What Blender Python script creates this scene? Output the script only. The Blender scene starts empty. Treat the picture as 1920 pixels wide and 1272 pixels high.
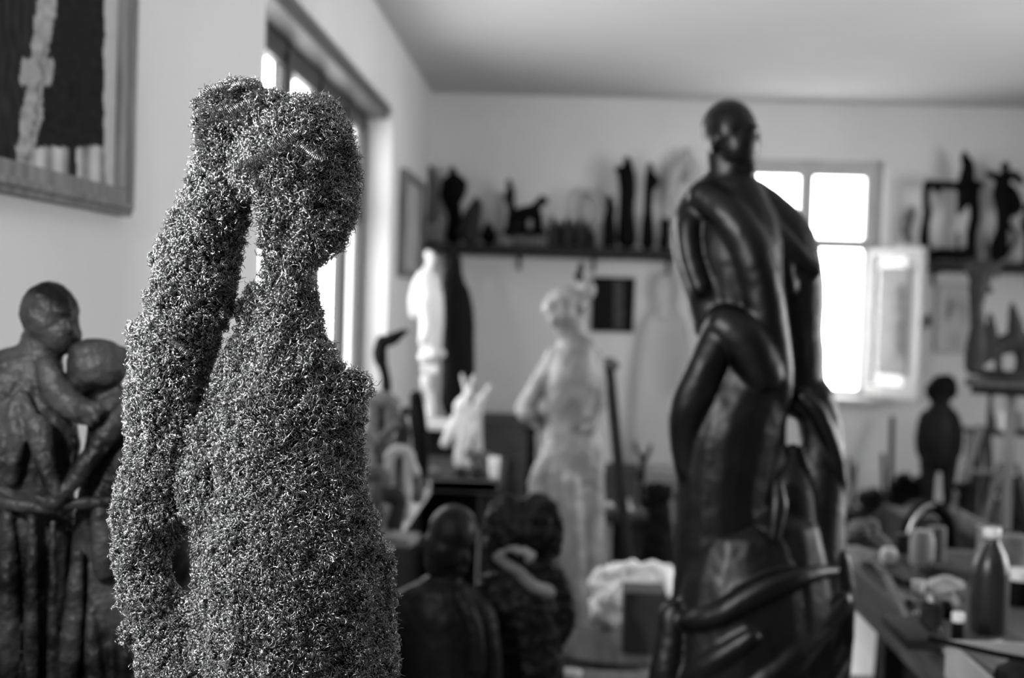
import bpy, bmesh, math, random
import numpy as np
from mathutils import Vector, Matrix, noise

random.seed(7)
rng = np.random.default_rng(11)
SC = bpy.context.scene
COL = SC.collection

# ------------------------------------------------------------------ camera model
FPX = 2400.0
YAW, PITCH, ROLL = math.atan(91 / FPX), math.atan(74 / FPX), 0.031
EYE = np.array([0.0, 0.0, 1.6])
FW = np.array([-math.sin(YAW) * math.cos(PITCH), math.cos(YAW) * math.cos(PITCH), -math.sin(PITCH)])
R0 = np.array([math.cos(YAW), math.sin(YAW), 0.0])
U0 = np.cross(R0, FW)
RT = R0 * math.cos(ROLL) + U0 * math.sin(ROLL)
UP = U0 * math.cos(ROLL) - R0 * math.sin(ROLL)


def ray(px, py):
    return FW + (px - 960) / FPX * RT - (py - 636) / FPX * UP


def at(px, py, Y):
    d = ray(px, py)
    return EYE + d * (Y / d[1])


def on_x(px, py, X):
    d = ray(px, py)
    return EYE + d * (X / d[0])


def proj(P):
    v = np.asarray(P, float) - EYE
    w = v @ FW
    return 960 + FPX * (v @ RT) / w, 636 - FPX * (v @ UP) / w


cam = bpy.data.cameras.new('camera')
cam.lens = 45.0
cam.sensor_width = 36.0
cam.sensor_fit = 'HORIZONTAL'
cam.clip_start = 0.05
cam.clip_end = 200
cam.dof.use_dof = True
cam.dof.focus_distance = 1.25
cam.dof.aperture_fstop = 3.9
co = bpy.data.objects.new('camera', cam)
M = Matrix.Identity(4)
for i in range(3):
    M[i][0], M[i][1], M[i][2], M[i][3] = RT[i], UP[i], -FW[i], EYE[i]
co.matrix_world = M
COL.objects.link(co)
SC.camera = co


# ------------------------------------------------------------------ materials
def mat(name, g, rough=0.6, spec=0.5, metal=0.0, var=0.0, vscale=8.0, bump=0.0, bscale=40.0, detail=4.0, contrast=0.2):
    m = bpy.data.materials.new(name)
    m.use_nodes = True
    nt = m.node_tree
    b = nt.nodes['Principled BSDF']
    c = (g, g, g, 1)
    b.inputs['Base Color'].default_value = c
    b.inputs['Roughness'].default_value = rough
    b.inputs['Metallic'].default_value = metal
    b.inputs['Specular IOR Level'].default_value = spec
    tc = nt.nodes.new('ShaderNodeTexCoord')
    if var > 0:
        n = nt.nodes.new('ShaderNodeTexNoise')
        n.inputs['Scale'].default_value = vscale
        n.inputs['Detail'].default_value = detail
        nt.links.new(tc.outputs['Object'], n.inputs['Vector'])
        r = nt.nodes.new('ShaderNodeMapRange')
        r.inputs['From Min'].default_value = 0.5 - contrast
        r.inputs['From Max'].default_value = 0.5 + contrast
        r.inputs['To Min'].default_value = g * (1 - var)
        r.inputs['To Max'].default_value = min(0.9, g * (1 + var))
        nt.links.new(n.outputs['Fac'], r.inputs['Value'])
        nt.links.new(r.outputs['Result'], b.inputs['Base Color'])
    if bump > 0:
        n2 = nt.nodes.new('ShaderNodeTexNoise')
        n2.inputs['Scale'].default_value = bscale
        n2.inputs['Detail'].default_value = 3
        nt.links.new(tc.outputs['Object'], n2.inputs['Vector'])
        bp = nt.nodes.new('ShaderNodeBump')
        bp.inputs['Strength'].default_value = bump
        bp.inputs['Distance'].default_value = 0.02
        nt.links.new(n2.outputs['Fac'], bp.inputs['Height'])
        nt.links.new(bp.outputs['Normal'], b.inputs['Normal'])
    return m


def wood(name, g, var=0.35, rough=0.55, axis=0):
    m = mat(name, g, rough)
    nt = m.node_tree
    b = nt.nodes['Principled BSDF']
    b.inputs['Specular IOR Level'].default_value = 0.2 if g < 0.3 else 0.5
    tc = nt.nodes.new('ShaderNodeTexCoord')
    mp = nt.nodes.new('ShaderNodeMapping')
    s = [14, 14, 14]
    s[axis] = 1.2
    mp.inputs['Scale'].default_value = s
    n = nt.nodes.new('ShaderNodeTexNoise')
    n.inputs['Scale'].default_value = 3
    n.inputs['Detail'].default_value = 5
    r = nt.nodes.new('ShaderNodeMapRange')
    r.inputs['From Min'].default_value = 0.3
    r.inputs['From Max'].default_value = 0.7
    r.inputs['To Min'].default_value = g * (1 - var)
    r.inputs['To Max'].default_value = g * (1 + var)
    nt.links.new(tc.outputs['Object'], mp.inputs['Vector'])
    nt.links.new(mp.outputs['Vector'], n.inputs['Vector'])
    nt.links.new(n.outputs['Fac'], r.inputs['Value'])
    nt.links.new(r.outputs['Result'], b.inputs['Base Color'])
    return m


def glass_mat(name, refl=0.1, tint=0.95):
    m = bpy.data.materials.new(name)
    m.use_nodes = True
    nt = m.node_tree
    for n in list(nt.nodes):
        nt.nodes.remove(n)
    o = nt.nodes.new('ShaderNodeOutputMaterial')
    mx = nt.nodes.new('ShaderNodeMixShader')
    mx.inputs['Fac'].default_value = refl
    t = nt.nodes.new('ShaderNodeBsdfTransparent')
    t.inputs['Color'].default_value = (tint, tint, tint, 1)
    g = nt.nodes.new('ShaderNodeBsdfGlossy')
    g.inputs['Roughness'].default_value = 0.02
    nt.links.new(t.outputs[0], mx.inputs[1])
    nt.links.new(g.outputs[0], mx.inputs[2])
    nt.links.new(mx.outputs[0], o.inputs['Surface'])
    return m


def art_mat(name, rough=0.6):
    m = mat(name, 0.5, 0.9, 0.05)
    nt = m.node_tree
    a = nt.nodes.new('ShaderNodeAttribute')
    a.attribute_name = 'ink'
    nt.links.new(a.outputs['Color'], nt.nodes['Principled BSDF'].inputs['Base Color'])
    return m


MT = {
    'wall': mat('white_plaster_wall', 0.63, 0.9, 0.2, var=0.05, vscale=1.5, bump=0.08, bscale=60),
    'darkwall': mat('dark_rear_wall', 0.02, 0.8, 0.2, var=0.2),
    'palewall': mat('pale_matt_grey', 0.5, 0.9, 0.2),
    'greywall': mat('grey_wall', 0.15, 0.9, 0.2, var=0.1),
    'ceiling': mat('ceiling_paint', 0.5, 0.95, 0.1, var=0.04, vscale=0.8),
    'floor': wood('floor_boards', 0.28, 0.18, 0.28, 1),
    'winpaint': mat('grey_window_paint', 0.05, 0.5, 0.4, var=0.1),
    'winpale': mat('pale_window_paint', 0.4, 0.5, 0.4, var=0.1),
    'sash': mat('white_sash_paint', 0.42, 0.45, 0.4, var=0.05),
    'glass': glass_mat('window_glass', 0.08),
    'pictureglass': glass_mat('picture_glass', 0.08),
    'wire': mat('steel_wire', 0.25, 0.2, 0.5, 1.0),
    'core': mat('dark_wire_core', 0.004, 0.8, 0.1),
    'bronze': mat('black_polished_bronze', 0.001, 0.4, 0.36, var=0.3, vscale=6, bump=0.1, bscale=9),
    'patina': mat('dull_dark_patina', 0.012, 0.5, 0.16, var=0.95, vscale=9, bump=0.6, bscale=30, detail=6, contrast=0.09),
    'darkclay': mat('dark_clay', 0.006, 0.6, 0.12, var=0.4, vscale=12, bump=0.15, bscale=30),
    'black': mat('black_iron', 0.003, 0.6, 0.06, var=0.3),
    'bust': mat('dark_brown_cast', 0.004, 0.5, 0.14, var=0.4, vscale=8, bump=0.2, bscale=20),
    'grey': mat('grey_clay', 0.07, 0.7, 0.3, var=0.3, vscale=14, bump=0.2, bscale=40),
    'darkgrey': mat('dark_grey_clay', 0.022, 0.65, 0.15, var=0.4, vscale=14, bump=0.2, bscale=40),
    'midgrey': mat('mid_grey_clay', 0.15, 0.75, 0.3, var=0.3, vscale=14, bump=0.2, bscale=40),
    'plaster': mat('white_plaster', 0.5, 0.6, 0.4, var=0.1, vscale=10, bump=0.12, bscale=30),
    'paleplaster': mat('pale_grey_plaster', 0.36, 0.7, 0.3, var=0.15, vscale=10, bump=0.12, bscale=30),
    'girl': mat('worn_grey_plaster', 0.19, 0.45, 0.5, var=0.45, vscale=9, bump=0.15, bscale=24),
    'frame': wood('dark_frame_wood', 0.15, 0.4, 0.6, 2),
    'woodd': wood('dark_wood', 0.014, 0.4, 0.7, 1),
    'woodm': wood('grey_worn_wood', 0.07, 0.45, 0.6, 1),
    'woodl': wood('pale_wood', 0.12, 0.3, 0.55, 2),
    'card': mat('pale_cardboard', 0.45, 0.8, 0.2, var=0.1),
    'boxgrey': mat('grey_cardboard', 0.05, 0.75, 0.2, var=0.15),
    'bag': mat('white_plastic_bag', 0.85, 0.35, 0.5, bump=0.3, bscale=14),
    'cream': mat('white_ceramic', 0.75, 0.3, 0.5),
    'bottle': mat('dark_brown_bottle', 0.02, 0.3, 0.4),
    'metal': mat('brushed_metal', 0.5, 0.35, 0.5, 1.0),
    'rag': mat('pale_rag', 0.42, 0.85, 0.2, var=0.3, vscale=20),
    'art': art_mat('painted_paper'),
}

# ------------------------------------------------------------------ geometry helpers: geo = (V, F) in world space


def join(*gs):
    V, Fc, n = [], [], 0
    for v, f in gs:
        V.append(np.asarray(v, float))
        Fc += [tuple(i + n for i in q) for q in f]
        n += len(v)
    return np.concatenate(V), Fc


def box(c, s, rz=0.0, bev=0.0, rx=0.0, ry=0.0):
    bm = bmesh.new()
    bmesh.ops.create_cube(bm, size=1.0)
    for v in bm.verts:
        v.co = Vector((v.co.x * s[0], v.co.y * s[1], v.co.z * s[2]))
    if bev > 0:
        bmesh.ops.bevel(bm, geom=list(bm.edges), offset=bev, segments=2, affect='EDGES', profile=0.7)
    mr = Matrix.Rotation(rz, 3, 'Z') @ Matrix.Rotation(ry, 3, 'Y') @ Matrix.Rotation(rx, 3, 'X')
    bm.verts.ensure_lookup_table()
    V = np.array([list(mr @ v.co + Vector(c)) for v in bm.verts])
    Fc = [tuple(v.index for v in f.verts) for f in bm.faces]
    bm.free()
    return V, Fc


def bx(x0, x1, y0, y1, z0, z1, bev=0.0):
    return box(((x0 + x1) / 2, (y0 + y1) / 2, (z0 + z1) / 2), (abs(x1 - x0), abs(y1 - y0), abs(z1 - z0)), bev=bev)


def beam(a, b, w, h, bev=0.004):
    """a rectangular bar from a to b"""
    a, b = Vector(a), Vector(b)
    d = b - a
    V, Fc = box((0, 0, 0), (w, h, d.length), bev=bev)
    q = d.to_track_quat('Z', 'Y').to_matrix()
    m = (a + b) / 2
    return np.array([list(q @ Vector(v) + m) for v in V]), Fc


def lathe(c, prof, seg=28, tilt=None):
    """prof: (r, z) from bottom to top"""
    V, Fc = [], []
    for r, z in prof:
        for k in range(seg):
            t = 2 * math.pi * k / seg
            V.append((r * math.cos(t), r * math.sin(t), z))
    n = len(prof)
    for i in range(n - 1):
        for k in range(seg):
            k2 = (k + 1) % seg
            Fc.append((i * seg + k, i * seg + k2, (i + 1) * seg + k2, (i + 1) * seg + k))
    Fc.append(tuple(range(seg - 1, -1, -1)))
    Fc.append(tuple((n - 1) * seg + k for k in range(seg)))
    V = np.array(V)
    if tilt is not None:
        mm = np.array(Matrix.Rotation(tilt[1], 3, 'Z') @ Matrix.Rotation(tilt[0], 3, 'X'))
        V = V @ mm.T
    return V + np.asarray(c), Fc


def sweep(pts, r, seg=8, closed=False, flat=1.0):
    P = [np.asarray(p, float) for p in pts]
    n = len(P)
    rr = r if hasattr(r, '__len__') else [r] * n
    V, Fc = [], []
    prev = None
    for i in range(n):
        if closed:
            t = P[(i + 1) % n] - P[i - 1]
        else:
            t = P[min(i + 1, n - 1)] - P[max(i - 1, 0)]
        t = t / (np.linalg.norm(t) + 1e-12)
        if prev is None:
            ref = np.array([0, 1.0, 0]) if abs(t[1]) < 0.9 else np.array([1.0, 0, 0])
        else:
            ref = prev
        a = ref - t * (ref @ t)
        a /= np.linalg.norm(a) + 1e-12
        prev = a
        b = np.cross(t, a)
        for k in range(seg):
            th = 2 * math.pi * k / seg
            V.append(P[i] + rr[i] * (math.cos(th) * a + flat * math.sin(th) * b))
    m = n if closed else n - 1
    for i in range(m):
        j = (i + 1) % n
        for k in range(seg):
            k2 = (k + 1) % seg
            Fc.append((i * seg + k, i * seg + k2, j * seg + k2, j * seg + k))
    if not closed:
        Fc.append(tuple(range(seg - 1, -1, -1)))
        Fc.append(tuple((n - 1) * seg + k for k in range(seg)))
    return np.array(V), Fc


# --- clay: overlapping pieces in (pixel, pixel) at a real distance, grown into one smooth closed surface
def spline(ch, sub=4):
    """Catmull-Rom through rows of numbers"""
    A = np.array(ch, float)
    if len(A) < 3:
        return A
    out = []
    for i in range(len(A) - 1):
        p0, p1, p2, p3 = A[max(i - 1, 0)], A[i], A[i + 1], A[min(i + 2, len(A) - 1)]
        for s in range(sub):
            t = s / sub
            out.append(0.5 * (2 * p1 + (p2 - p0) * t + (2 * p0 - 5 * p1 + 4 * p2 - p3) * t * t + (3 * p1 - p0 - 3 * p2 + p3) * t ** 3))
    out.append(A[-1])
    return np.array(out)


def tb(*ch, d=0.8, seg=18, sub=5):
    """tapered limb: rows (px, py, r[, off]) in pixels; d = depth/width ratio"""
    rows = [list(c) + [0] * (4 - len(c)) for c in ch]
    return ('t', spline(rows, sub), d, seg)


def el(px, py, rx, ry, rd=None, off=0, rot=0.0):
    return ('e', px, py, rx, ry, rd if rd is not None else (rx + ry) / 2 * 0.85, off, rot)


def piece_geo(pc, Y):
    k = Y / FPX
    if pc[0] == 't':
        rows, d, seg = pc[1], pc[2], pc[3]
        a, b = rows[0], rows[-1]
        ta = rows[0][:2] - rows[1][:2]
        tb_ = rows[-1][:2] - rows[-2][:2]
        ta = ta / (np.linalg.norm(ta) + 1e-9)
        tb_ = tb_ / (np.linalg.norm(tb_) + 1e-9)
        R = []
        for s, q in ((0.92, 0.3), (0.6, 0.78)):
            R.append(np.array([a[0] + ta[0] * a[2] * s, a[1] + ta[1] * a[2] * s, a[2] * q, a[3]]))
        R += list(rows)
        for s, q in ((0.6, 0.78), (0.92, 0.3)):
            R.append(np.array([b[0] + tb_[0] * b[2] * s, b[1] + tb_[1] * b[2] * s, b[2] * q, b[3]]))
        P = [at(r[0], r[1], Y + r[3] * k) for r in R]
        V, Fc = [], []
        n = len(R)
        for i in range(n):
            t = P[min(i + 1, n - 1)] - P[max(i - 1, 0)]
            t = t / (np.linalg.norm(t) + 1e-12)
            n2 = FW - t * (FW @ t)
            if np.linalg.norm(n2) < 0.15:
                n2 = UP - t * (UP @ t)
            n2 /= np.linalg.norm(n2)
            n1 = np.cross(t, n2)
            rad = R[i][2] * k
            for s in range(seg):
                th = 2 * math.pi * s / seg
                V.append(P[i] + rad * (math.cos(th) * n1 + d * math.sin(th) * n2))
        for i in range(n - 1):
            for s in range(seg):
                s2 = (s + 1) % seg
                Fc.append((i * seg + s, i * seg + s2, (i + 1) * seg + s2, (i + 1) * seg + s))
        Fc.append(tuple(range(seg - 1, -1, -1)))
        Fc.append(tuple((n - 1) * seg + s for s in range(seg)))
        return np.array(V), Fc
    _, px, py, rx, ry, rd, off, rot = pc
    c = at(px, py, Y + off * k)
    ca, sa = math.cos(rot), math.sin(rot)
    e1, e2 = RT * ca - UP * sa, RT * sa + UP * ca
    V, Fc = [], []
    nu, nv = 16, 10
    V.append(c + e2 * ry * k)
    for i in range(1, nv):
        ph = math.pi * i / nv
        for s in range(nu):
            th = 2 * math.pi * s / nu
            V.append(c + k * (rx * math.sin(ph) * math.cos(th) * e1 + ry * math.cos(ph) * e2 + rd * math.sin(ph) * math.sin(th) * FW))
    V.append(c - e2 * ry * k)
    for s in range(nu):
        s2 = (s + 1) % nu
        Fc.append((0, 1 + s, 1 + s2))
        for i in range(nv - 2):
            Fc.append((1 + i * nu + s, 1 + (i + 1) * nu + s, 1 + (i + 1) * nu + s2, 1 + i * nu + s2))
        Fc.append((1 + (nv - 2) * nu + s, len(V) - 1, 1 + (nv - 2) * nu + s2))
    return np.array(V), Fc


def mesh_of(geo, name='tmp'):
    me = bpy.data.meshes.new(name)
    V, Fc = geo
    me.from_pydata([tuple(v) for v in V], [], Fc)
    me.update()
    return me


def remesh(geo, vox, smooth=4):
    me = mesh_of(geo)
    ob = bpy.data.objects.new('tmp', me)
    COL.objects.link(ob)
    m = ob.modifiers.new('r', 'REMESH')
    m.mode = 'VOXEL'
    m.voxel_size = vox
    if smooth:
        s = ob.modifiers.new('s', 'SMOOTH')
        s.factor = 0.5
        s.iterations = smooth
    dg = bpy.context.evaluated_depsgraph_get()
    ev = ob.evaluated_get(dg)
    m2 = ev.to_mesh()
    n = len(m2.vertices)
    V = np.empty(n * 3)
    m2.vertices.foreach_get('co', V)
    V = V.reshape(-1, 3)
    Fc = [tuple(p.vertices) for p in m2.polygons]
    ev.to_mesh_clear()
    bpy.data.objects.remove(ob)
    bpy.data.meshes.remove(me)
    return V, Fc


def vnormals(geo):
    me = mesh_of(geo)
    n = len(me.vertices)
    N = np.empty(n * 3)
    me.vertices.foreach_get('normal', N)
    bpy.data.meshes.remove(me)
    return N.reshape(-1, 3)


def roughen(geo, amp, size):
    V, Fc = geo
    N = vnormals(geo)
    V = V.copy()
    for i in range(len(V)):
        p = Vector(V[i]) / size
        V[i] += N[i] * amp * (noise.noise(p) + 0.5 * noise.noise(p * 2.3))
    return V, Fc


def clay(Y, pieces, vox=2.5, smooth=4, rough=0.0, rsize=12):
    """vox, rough, rsize in pixels at distance Y"""
    k = Y / FPX
    g = remesh(join(*[piece_geo(p, Y) for p in pieces]), vox * k, smooth)
    if rough:
        g = roughen(g, rough * k, rsize * k)
    return g


def sit(geo, z):
    V, Fc = geo
    V = V.copy()
    V[:, 2] += z - V[:, 2].min()
    return V, Fc


# ------------------------------------------------------------------ objects
def wloc(o):
    p = np.zeros(3)
    while o is not None:
        p += np.array(o.location)
        o = o.parent
    return p


def props(o, label, cat, group, kind):
    if label:
        o['label'] = label
    if cat:
        o['category'] = cat
    if group:
        o['group'] = group
    if kind:
        o['kind'] = kind


def T(name, label, cat, loc, group=None):
    o = bpy.data.objects.new(name, None)
    o.empty_display_size = 0.05
    COL.objects.link(o)
    o.location = tuple(loc)
    props(o, label, cat, group, None)
    return o


def put(name, geo, m, parent=None, label=None, cat=None, group=None, kind=None, smooth=True):
    V, Fc = geo
    V = np.asarray(V, float)
    if parent is not None:
        base = wloc(parent)
        loc = (0, 0, 0)
    else:
        lo, hi = V.min(0), V.max(0)
        base = np.array([(lo[0] + hi[0]) / 2, (lo[1] + hi[1]) / 2, lo[2]])
        loc = tuple(base)
    me = mesh_of((V - base, Fc), name)
    me.materials.append(MT[m] if isinstance(m, str) else m)
    if smooth:
        me.polygons.foreach_set('use_smooth', [True] * len(me.polygons))
        try:
            me.set_sharp_from_angle(angle=math.radians(38))
        except Exception:
            pass
    o = bpy.data.objects.new(name, me)
    COL.objects.link(o)
    o.location = loc
    if parent is not None:
        o.parent = parent
    props(o, label, cat, group, kind)
    return o


def base_of(*geos):
    V = np.concatenate([np.asarray(g[0]) for g in geos])
    lo, hi = V.min(0), V.max(0)
    return np.array([(lo[0] + hi[0]) / 2, (lo[1] + hi[1]) / 2, lo[2]])


def ink(o, fn):
    """store the drawn or painted tones of an artwork on its own surface; fn(world point) -> grey"""
    b = wloc(o)
    me = o.data
    a = me.color_attributes.new('ink', 'FLOAT_COLOR', 'POINT')
    vals = []
    for v in me.vertices:
        g = max(0.0, min(0.9, fn(np.array(v.co) + b)))
        vals += [g, g, g, 1.0]
    a.data.foreach_set('color', vals)


def grid(o, eu, ev, w, h, nu, nv):
    o, eu, ev = np.asarray(o, float), np.asarray(eu, float), np.asarray(ev, float)
    V, Fc = [], []
    for j in range(nv + 1):
        for i in range(nu + 1):
            V.append(o + eu * w * i / nu + ev * h * j / nv)
    for j in range(nv):
        for i in range(nu):
            a = j * (nu + 1) + i
            Fc.append((a, a + 1, a + nu + 2, a + nu + 1))
    return np.array(V), Fc


# ================================================================== THE ROOM
YB = 9.8
XL = float(at(810, 175, YB)[0])
ZC = float(at(810, 175, YB)[2])
XR, YR = 4.6, -3.2
TH = 0.3
S = 'structure'


def struct(name, geo, m, parent=None):
    return put(name, geo, m, parent, kind=S if parent is None else None, smooth=False)


# left window
WY0, WY1 = 4.37, 7.62
WZ0, WZ1 = 0.95, float(on_x(640, 93, XL)[2])
# back window
BX0, BX1 = float(at(1362, 300, YB)[0]), float(at(1662, 308, YB)[0])
BZ0, BZ1 = float(at(1600, 745, YB)[2]), float(at(1512, 297, YB)[2])

struct('floor', bx(XL - TH, XR + TH, YR - TH, YB + TH, -0.15, 0), 'floor')
struct('ceiling', bx(XL - TH, XR + TH, YR - TH, YB + TH, ZC, ZC + 0.2), 'ceiling')
# left wall: a second, unseen window lets light in beside the photographer
NY0, NY1, NZ0, NZ1 = 0.1, 1.0, 1.35, 2.74
struct('wall_left', join(
    bx(XL - TH, XL, YR, NY0, 0, ZC), bx(XL - TH, XL, NY0, NY1, 0, NZ0), bx(XL - TH, XL, NY0, NY1, NZ1, ZC),
    bx(XL - TH, XL, NY1, WY0, 0, ZC), bx(XL - TH, XL, WY0, WY1, 0, WZ0), bx(XL - TH, XL, WY0, WY1, WZ1, ZC),
    bx(XL - TH, XL, WY1, YB + TH, 0, ZC)), 'wall')
struct('wall_back', join(
    bx(XL, BX0, YB, YB + TH, 0, ZC), bx(BX0, BX1, YB, YB + TH, 0, BZ0), bx(BX0, BX1, YB, YB + TH, BZ1, ZC),
    bx(BX1, XR, YB, YB + TH, 0, ZC)), 'wall')
RY0, RY1, RZ0, RZ1 = 2.6, 6.8, 0.9, 2.5
struct('wall_right', join(
    bx(XR, XR + TH, YR, RY0, 0, ZC), bx(XR, XR + TH, RY0, RY1, 0, RZ0), bx(XR, XR + TH, RY0, RY1, RZ1, ZC),
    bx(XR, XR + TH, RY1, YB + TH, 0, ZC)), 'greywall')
struct('wall_rear', bx(XL - TH, XR + TH, YR - TH, YR, 0, ZC), 'darkwall')  # unseen wall, its dark tone chosen to keep camera-facing sides black

# window_1 in the left wall: dark frame, four casements each with a transom
XF = XL - 0.15
w1 = T('window_1', None, None, (XF, WY0, WZ0))
w1['kind'] = S
ft = 0.06
fr = [bx(XF - ft, XF, WY0, WY1, WZ1 - 0.11, WZ1), bx(XF - ft, XF, WY0, WY1, WZ0, WZ0 + 0.08),
      bx(XF - ft, XF, WY0, WY0 + 0.07, WZ0, WZ1), bx(XF - ft, XF, WY1 - 0.07, WY1, WZ0, WZ1)]
ZT = 2.1
mull = [5.44, 6.19, 6.95]
edges = [WY0 + 0.05] + mull + [WY1 - 0.05]
for y in mull:
    fr.append(bx(XF - ft, XF + 0.01, y - 0.045, y + 0.045, WZ0, WZ1))
fr.append(bx(XF - ft, XF + 0.005, WY0, WY1, ZT - 0.045, ZT + 0.045))
put('window_frame', join(*fr), 'winpaint', w1, smooth=False)
for i in range(4):
    a, b = edges[i], edges[i + 1]
    for z0, z1 in ((WZ0 + 0.05, ZT), (ZT, WZ1 - 0.08)):
        s = put('window_sash', join(
            bx(XF - 0.045, XF - 0.005, a + 0.03, a + 0.08, z0, z1), bx(XF - 0.045, XF - 0.005, b - 0.08, b - 0.03, z0, z1),
            bx(XF - 0.045, XF - 0.005, a + 0.03, b - 0.03, z0 + 0.03, z0 + 0.08), bx(XF - 0.045, XF - 0.005, a + 0.03, b - 0.03, z1 - 0.08, z1 - 0.03)),
            'winpaint', w1, smooth=False)
        put('pane', bx(XF - 0.028, XF - 0.022, a + 0.08, b - 0.08, z0 + 0.08, z1 - 0.08), 'glass', s, smooth=False)
put('window_sill', bx(XF, XL + 0.05, WY0, WY1, WZ0 - 0.03, WZ0 + 0.012, 0.006), 'winpale', w1, smooth=False)
put('curtain_rail', bx(XL - 0.13, XL - 0.02, WY0 + 0.02, WY1 - 0.02, WZ1 - 0.07, WZ1 - 0.005), 'winpaint', w1, smooth=False)

# window_2 in the back wall
YF = YB + 0.1
w2 = T('window_2', None, None, ((BX0 + BX1) / 2, YF, BZ0))
w2['kind'] = S
XM = float(at(1512, 380, YF)[0])
ZT2 = float(at(1590, 458, YF)[2])
put('window_frame', join(
    bx(BX0, BX1, YF, YF + 0.07, BZ1 - 0.12, BZ1), bx(BX0, BX1, YF, YF + 0.07, BZ0, BZ0 + 0.05),
    bx(BX0, BX0 + 0.12, YF, YF + 0.07, BZ0 + 0.05, BZ1 - 0.12), bx(BX1 - 0.12, BX1, YF, YF + 0.07, BZ0 + 0.05, BZ1 - 0.12),
    bx(XM - 0.05, XM + 0.05, YF - 0.01, YF + 0.06, ZT2 + 0.04, BZ1 - 0.12),
    bx(BX0 + 0.12, BX1 - 0.12, YF - 0.01, YF + 0.06, ZT2 - 0.04, ZT2 + 0.04)), 'winpale', w2, smooth=False)
for a, b in ((BX0 + 0.12, XM - 0.05), (XM + 0.05, BX1 - 0.12)):
    put('pane', bx(a, b, YF + 0.03, YF + 0.036, ZT2 + 0.04, BZ1 - 0.12), 'glass', w2, smooth=False)
put('window_sill', bx(BX0 - 0.08, BX1 + 0.1, YB - 0.16, YF, BZ0 - 0.045, BZ0, 0.008), 'sash', w2, smooth=False)


def open_sash(hx, hy, fx, fy, z0, z1, barz):
    """a casement leaf from its hinge (hx, hy) to its free stile (fx, fy)"""
    h, f = np.array([hx, hy]), np.array([fx, fy])
    n = np.linalg.norm(f - h)
    d = (f - h) / n

    def bar(s0, s1, za, zb, t=0.045):
        c = h + d * (s0 + s1) / 2
        return box((c[0], c[1], (za + zb) / 2), (s1 - s0, t, zb - za), rz=math.atan2(d[1], d[0]), bev=0.004)
    w = 0.065
    s = put('window_sash', join(bar(0, w, z0, z1), bar(n - w, n, z0, z1), bar(w, n - w, z0, z0 + 0.085), bar(w, n - w, z1 - w, z1)), 'sash', w2, smooth=False)
    put('pane', bar(w, n - w, z0 + 0.085, z1 - w, 0.006), 'glass', s, smooth=False)
    hp = h + d * (n - 0.03)
    put('handle', beam((hp[0], hp[1] - 0.045, (z0 + z1) / 2 - 0.05), (hp[0], hp[1] - 0.045, (z0 + z1) / 2 + 0.05), 0.015, 0.02), 'winpaint', s)
    return h, d, n


sz0, sz1 = BZ0 + 0.02, ZT2 - 0.03
fe = at(1730, 600, 9.32)
sash_h, sash_d, sash_n = open_sash(BX1 - 0.075, YF - 0.03, fe[0], fe[1], sz0, sz1, None)
fe2 = at(1335, 600, 9.4)
open_sash(BX0 + 0.075, YF - 0.03, fe2[0], fe2[1], sz0, sz1, None)

# skirting boards
struct('baseboard_back', bx(XL, XR, YB - 0.025, YB, 0, 0.1), 'woodm')
struct('baseboard_left', bx(XL, XL + 0.02, YR, YB - 0.025, 0, 0.1), 'woodm')

# ================================================================== DAYLIGHT
W = bpy.data.worlds.new('overcast_sky')
SC.world = W
W.use_nodes = True
bgn = W.node_tree.nodes['Background']
bgn.inputs['Color'].default_value = (1, 1, 1, 1)
bgn.inputs['Strength'].default_value = 16.0


def portal(name, c, rot, sx, sy):
    l = bpy.data.lights.new(name, 'AREA')
    l.shape = 'RECTANGLE'
    l.size, l.size_y = sx, sy
    l.cycles.is_portal = True
    o = bpy.data.objects.new(name, l)
    o.location = c
    o.rotation_euler = rot
    COL.objects.link(o)


H = math.pi / 2
portal('portal_window_left', (XL - 0.28, (WY0 + WY1) / 2, (WZ0 + WZ1) / 2), (H, 0, -H), WY1 - WY0, WZ1 - WZ0)
portal('portal_window_near', (XL - 0.28, (NY0 + NY1) / 2, (NZ0 + NZ1) / 2), (H, 0, -H), NY1 - NY0, NZ1 - NZ0)
portal('portal_window_back', ((BX0 + BX1) / 2, YB + 0.28, (BZ0 + BZ1) / 2), (-H, 0, 0), BX1 - BX0, BZ1 - BZ0)
portal('portal_window_right', (XR + 0.28, (RY0 + RY1) / 2, (RZ0 + RZ1) / 2), (H, 0, H), RY1 - RY0, RZ1 - RZ0)

glint_light = bpy.data.lights.new('added_glint_light', 'POINT')  # added point light, out of view, to put glints on the wire
glint_light.energy = 185.0
glint_light.shadow_soft_size = 0.06
bo = bpy.data.objects.new('added_glint_light', glint_light)
bo.location = (-0.88, 0.85, 1.95)
COL.objects.link(bo)

vs = SC.view_settings
SC.display_settings.display_device = 'sRGB'
vs.view_transform = 'Standard'
vs.look = 'None'
vs.gamma = 1.0
vs.use_curve_mapping = False
vs.exposure = -0.6
SC.cycles.use_denoising = True
SC.cycles.denoising_prefilter = 'ACCURATE'
SC.cycles.use_adaptive_sampling = False
SC.cycles.filter_width = 1.5
SC.cycles.max_bounces = 10
SC.cycles.diffuse_bounces = 6
SC.cycles.transparent_max_bounces = 12
SC.cycles.sample_clamp_indirect = 8.0
SC.cycles.caustics_reflective = False
SC.cycles.caustics_refractive = False

# ================================================================== THE WIRE SCULPTURE (in focus)
YW = 1.3
KW = YW / FPX
zped = float(at(500, 1420, YW)[2])
PW = []
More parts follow.
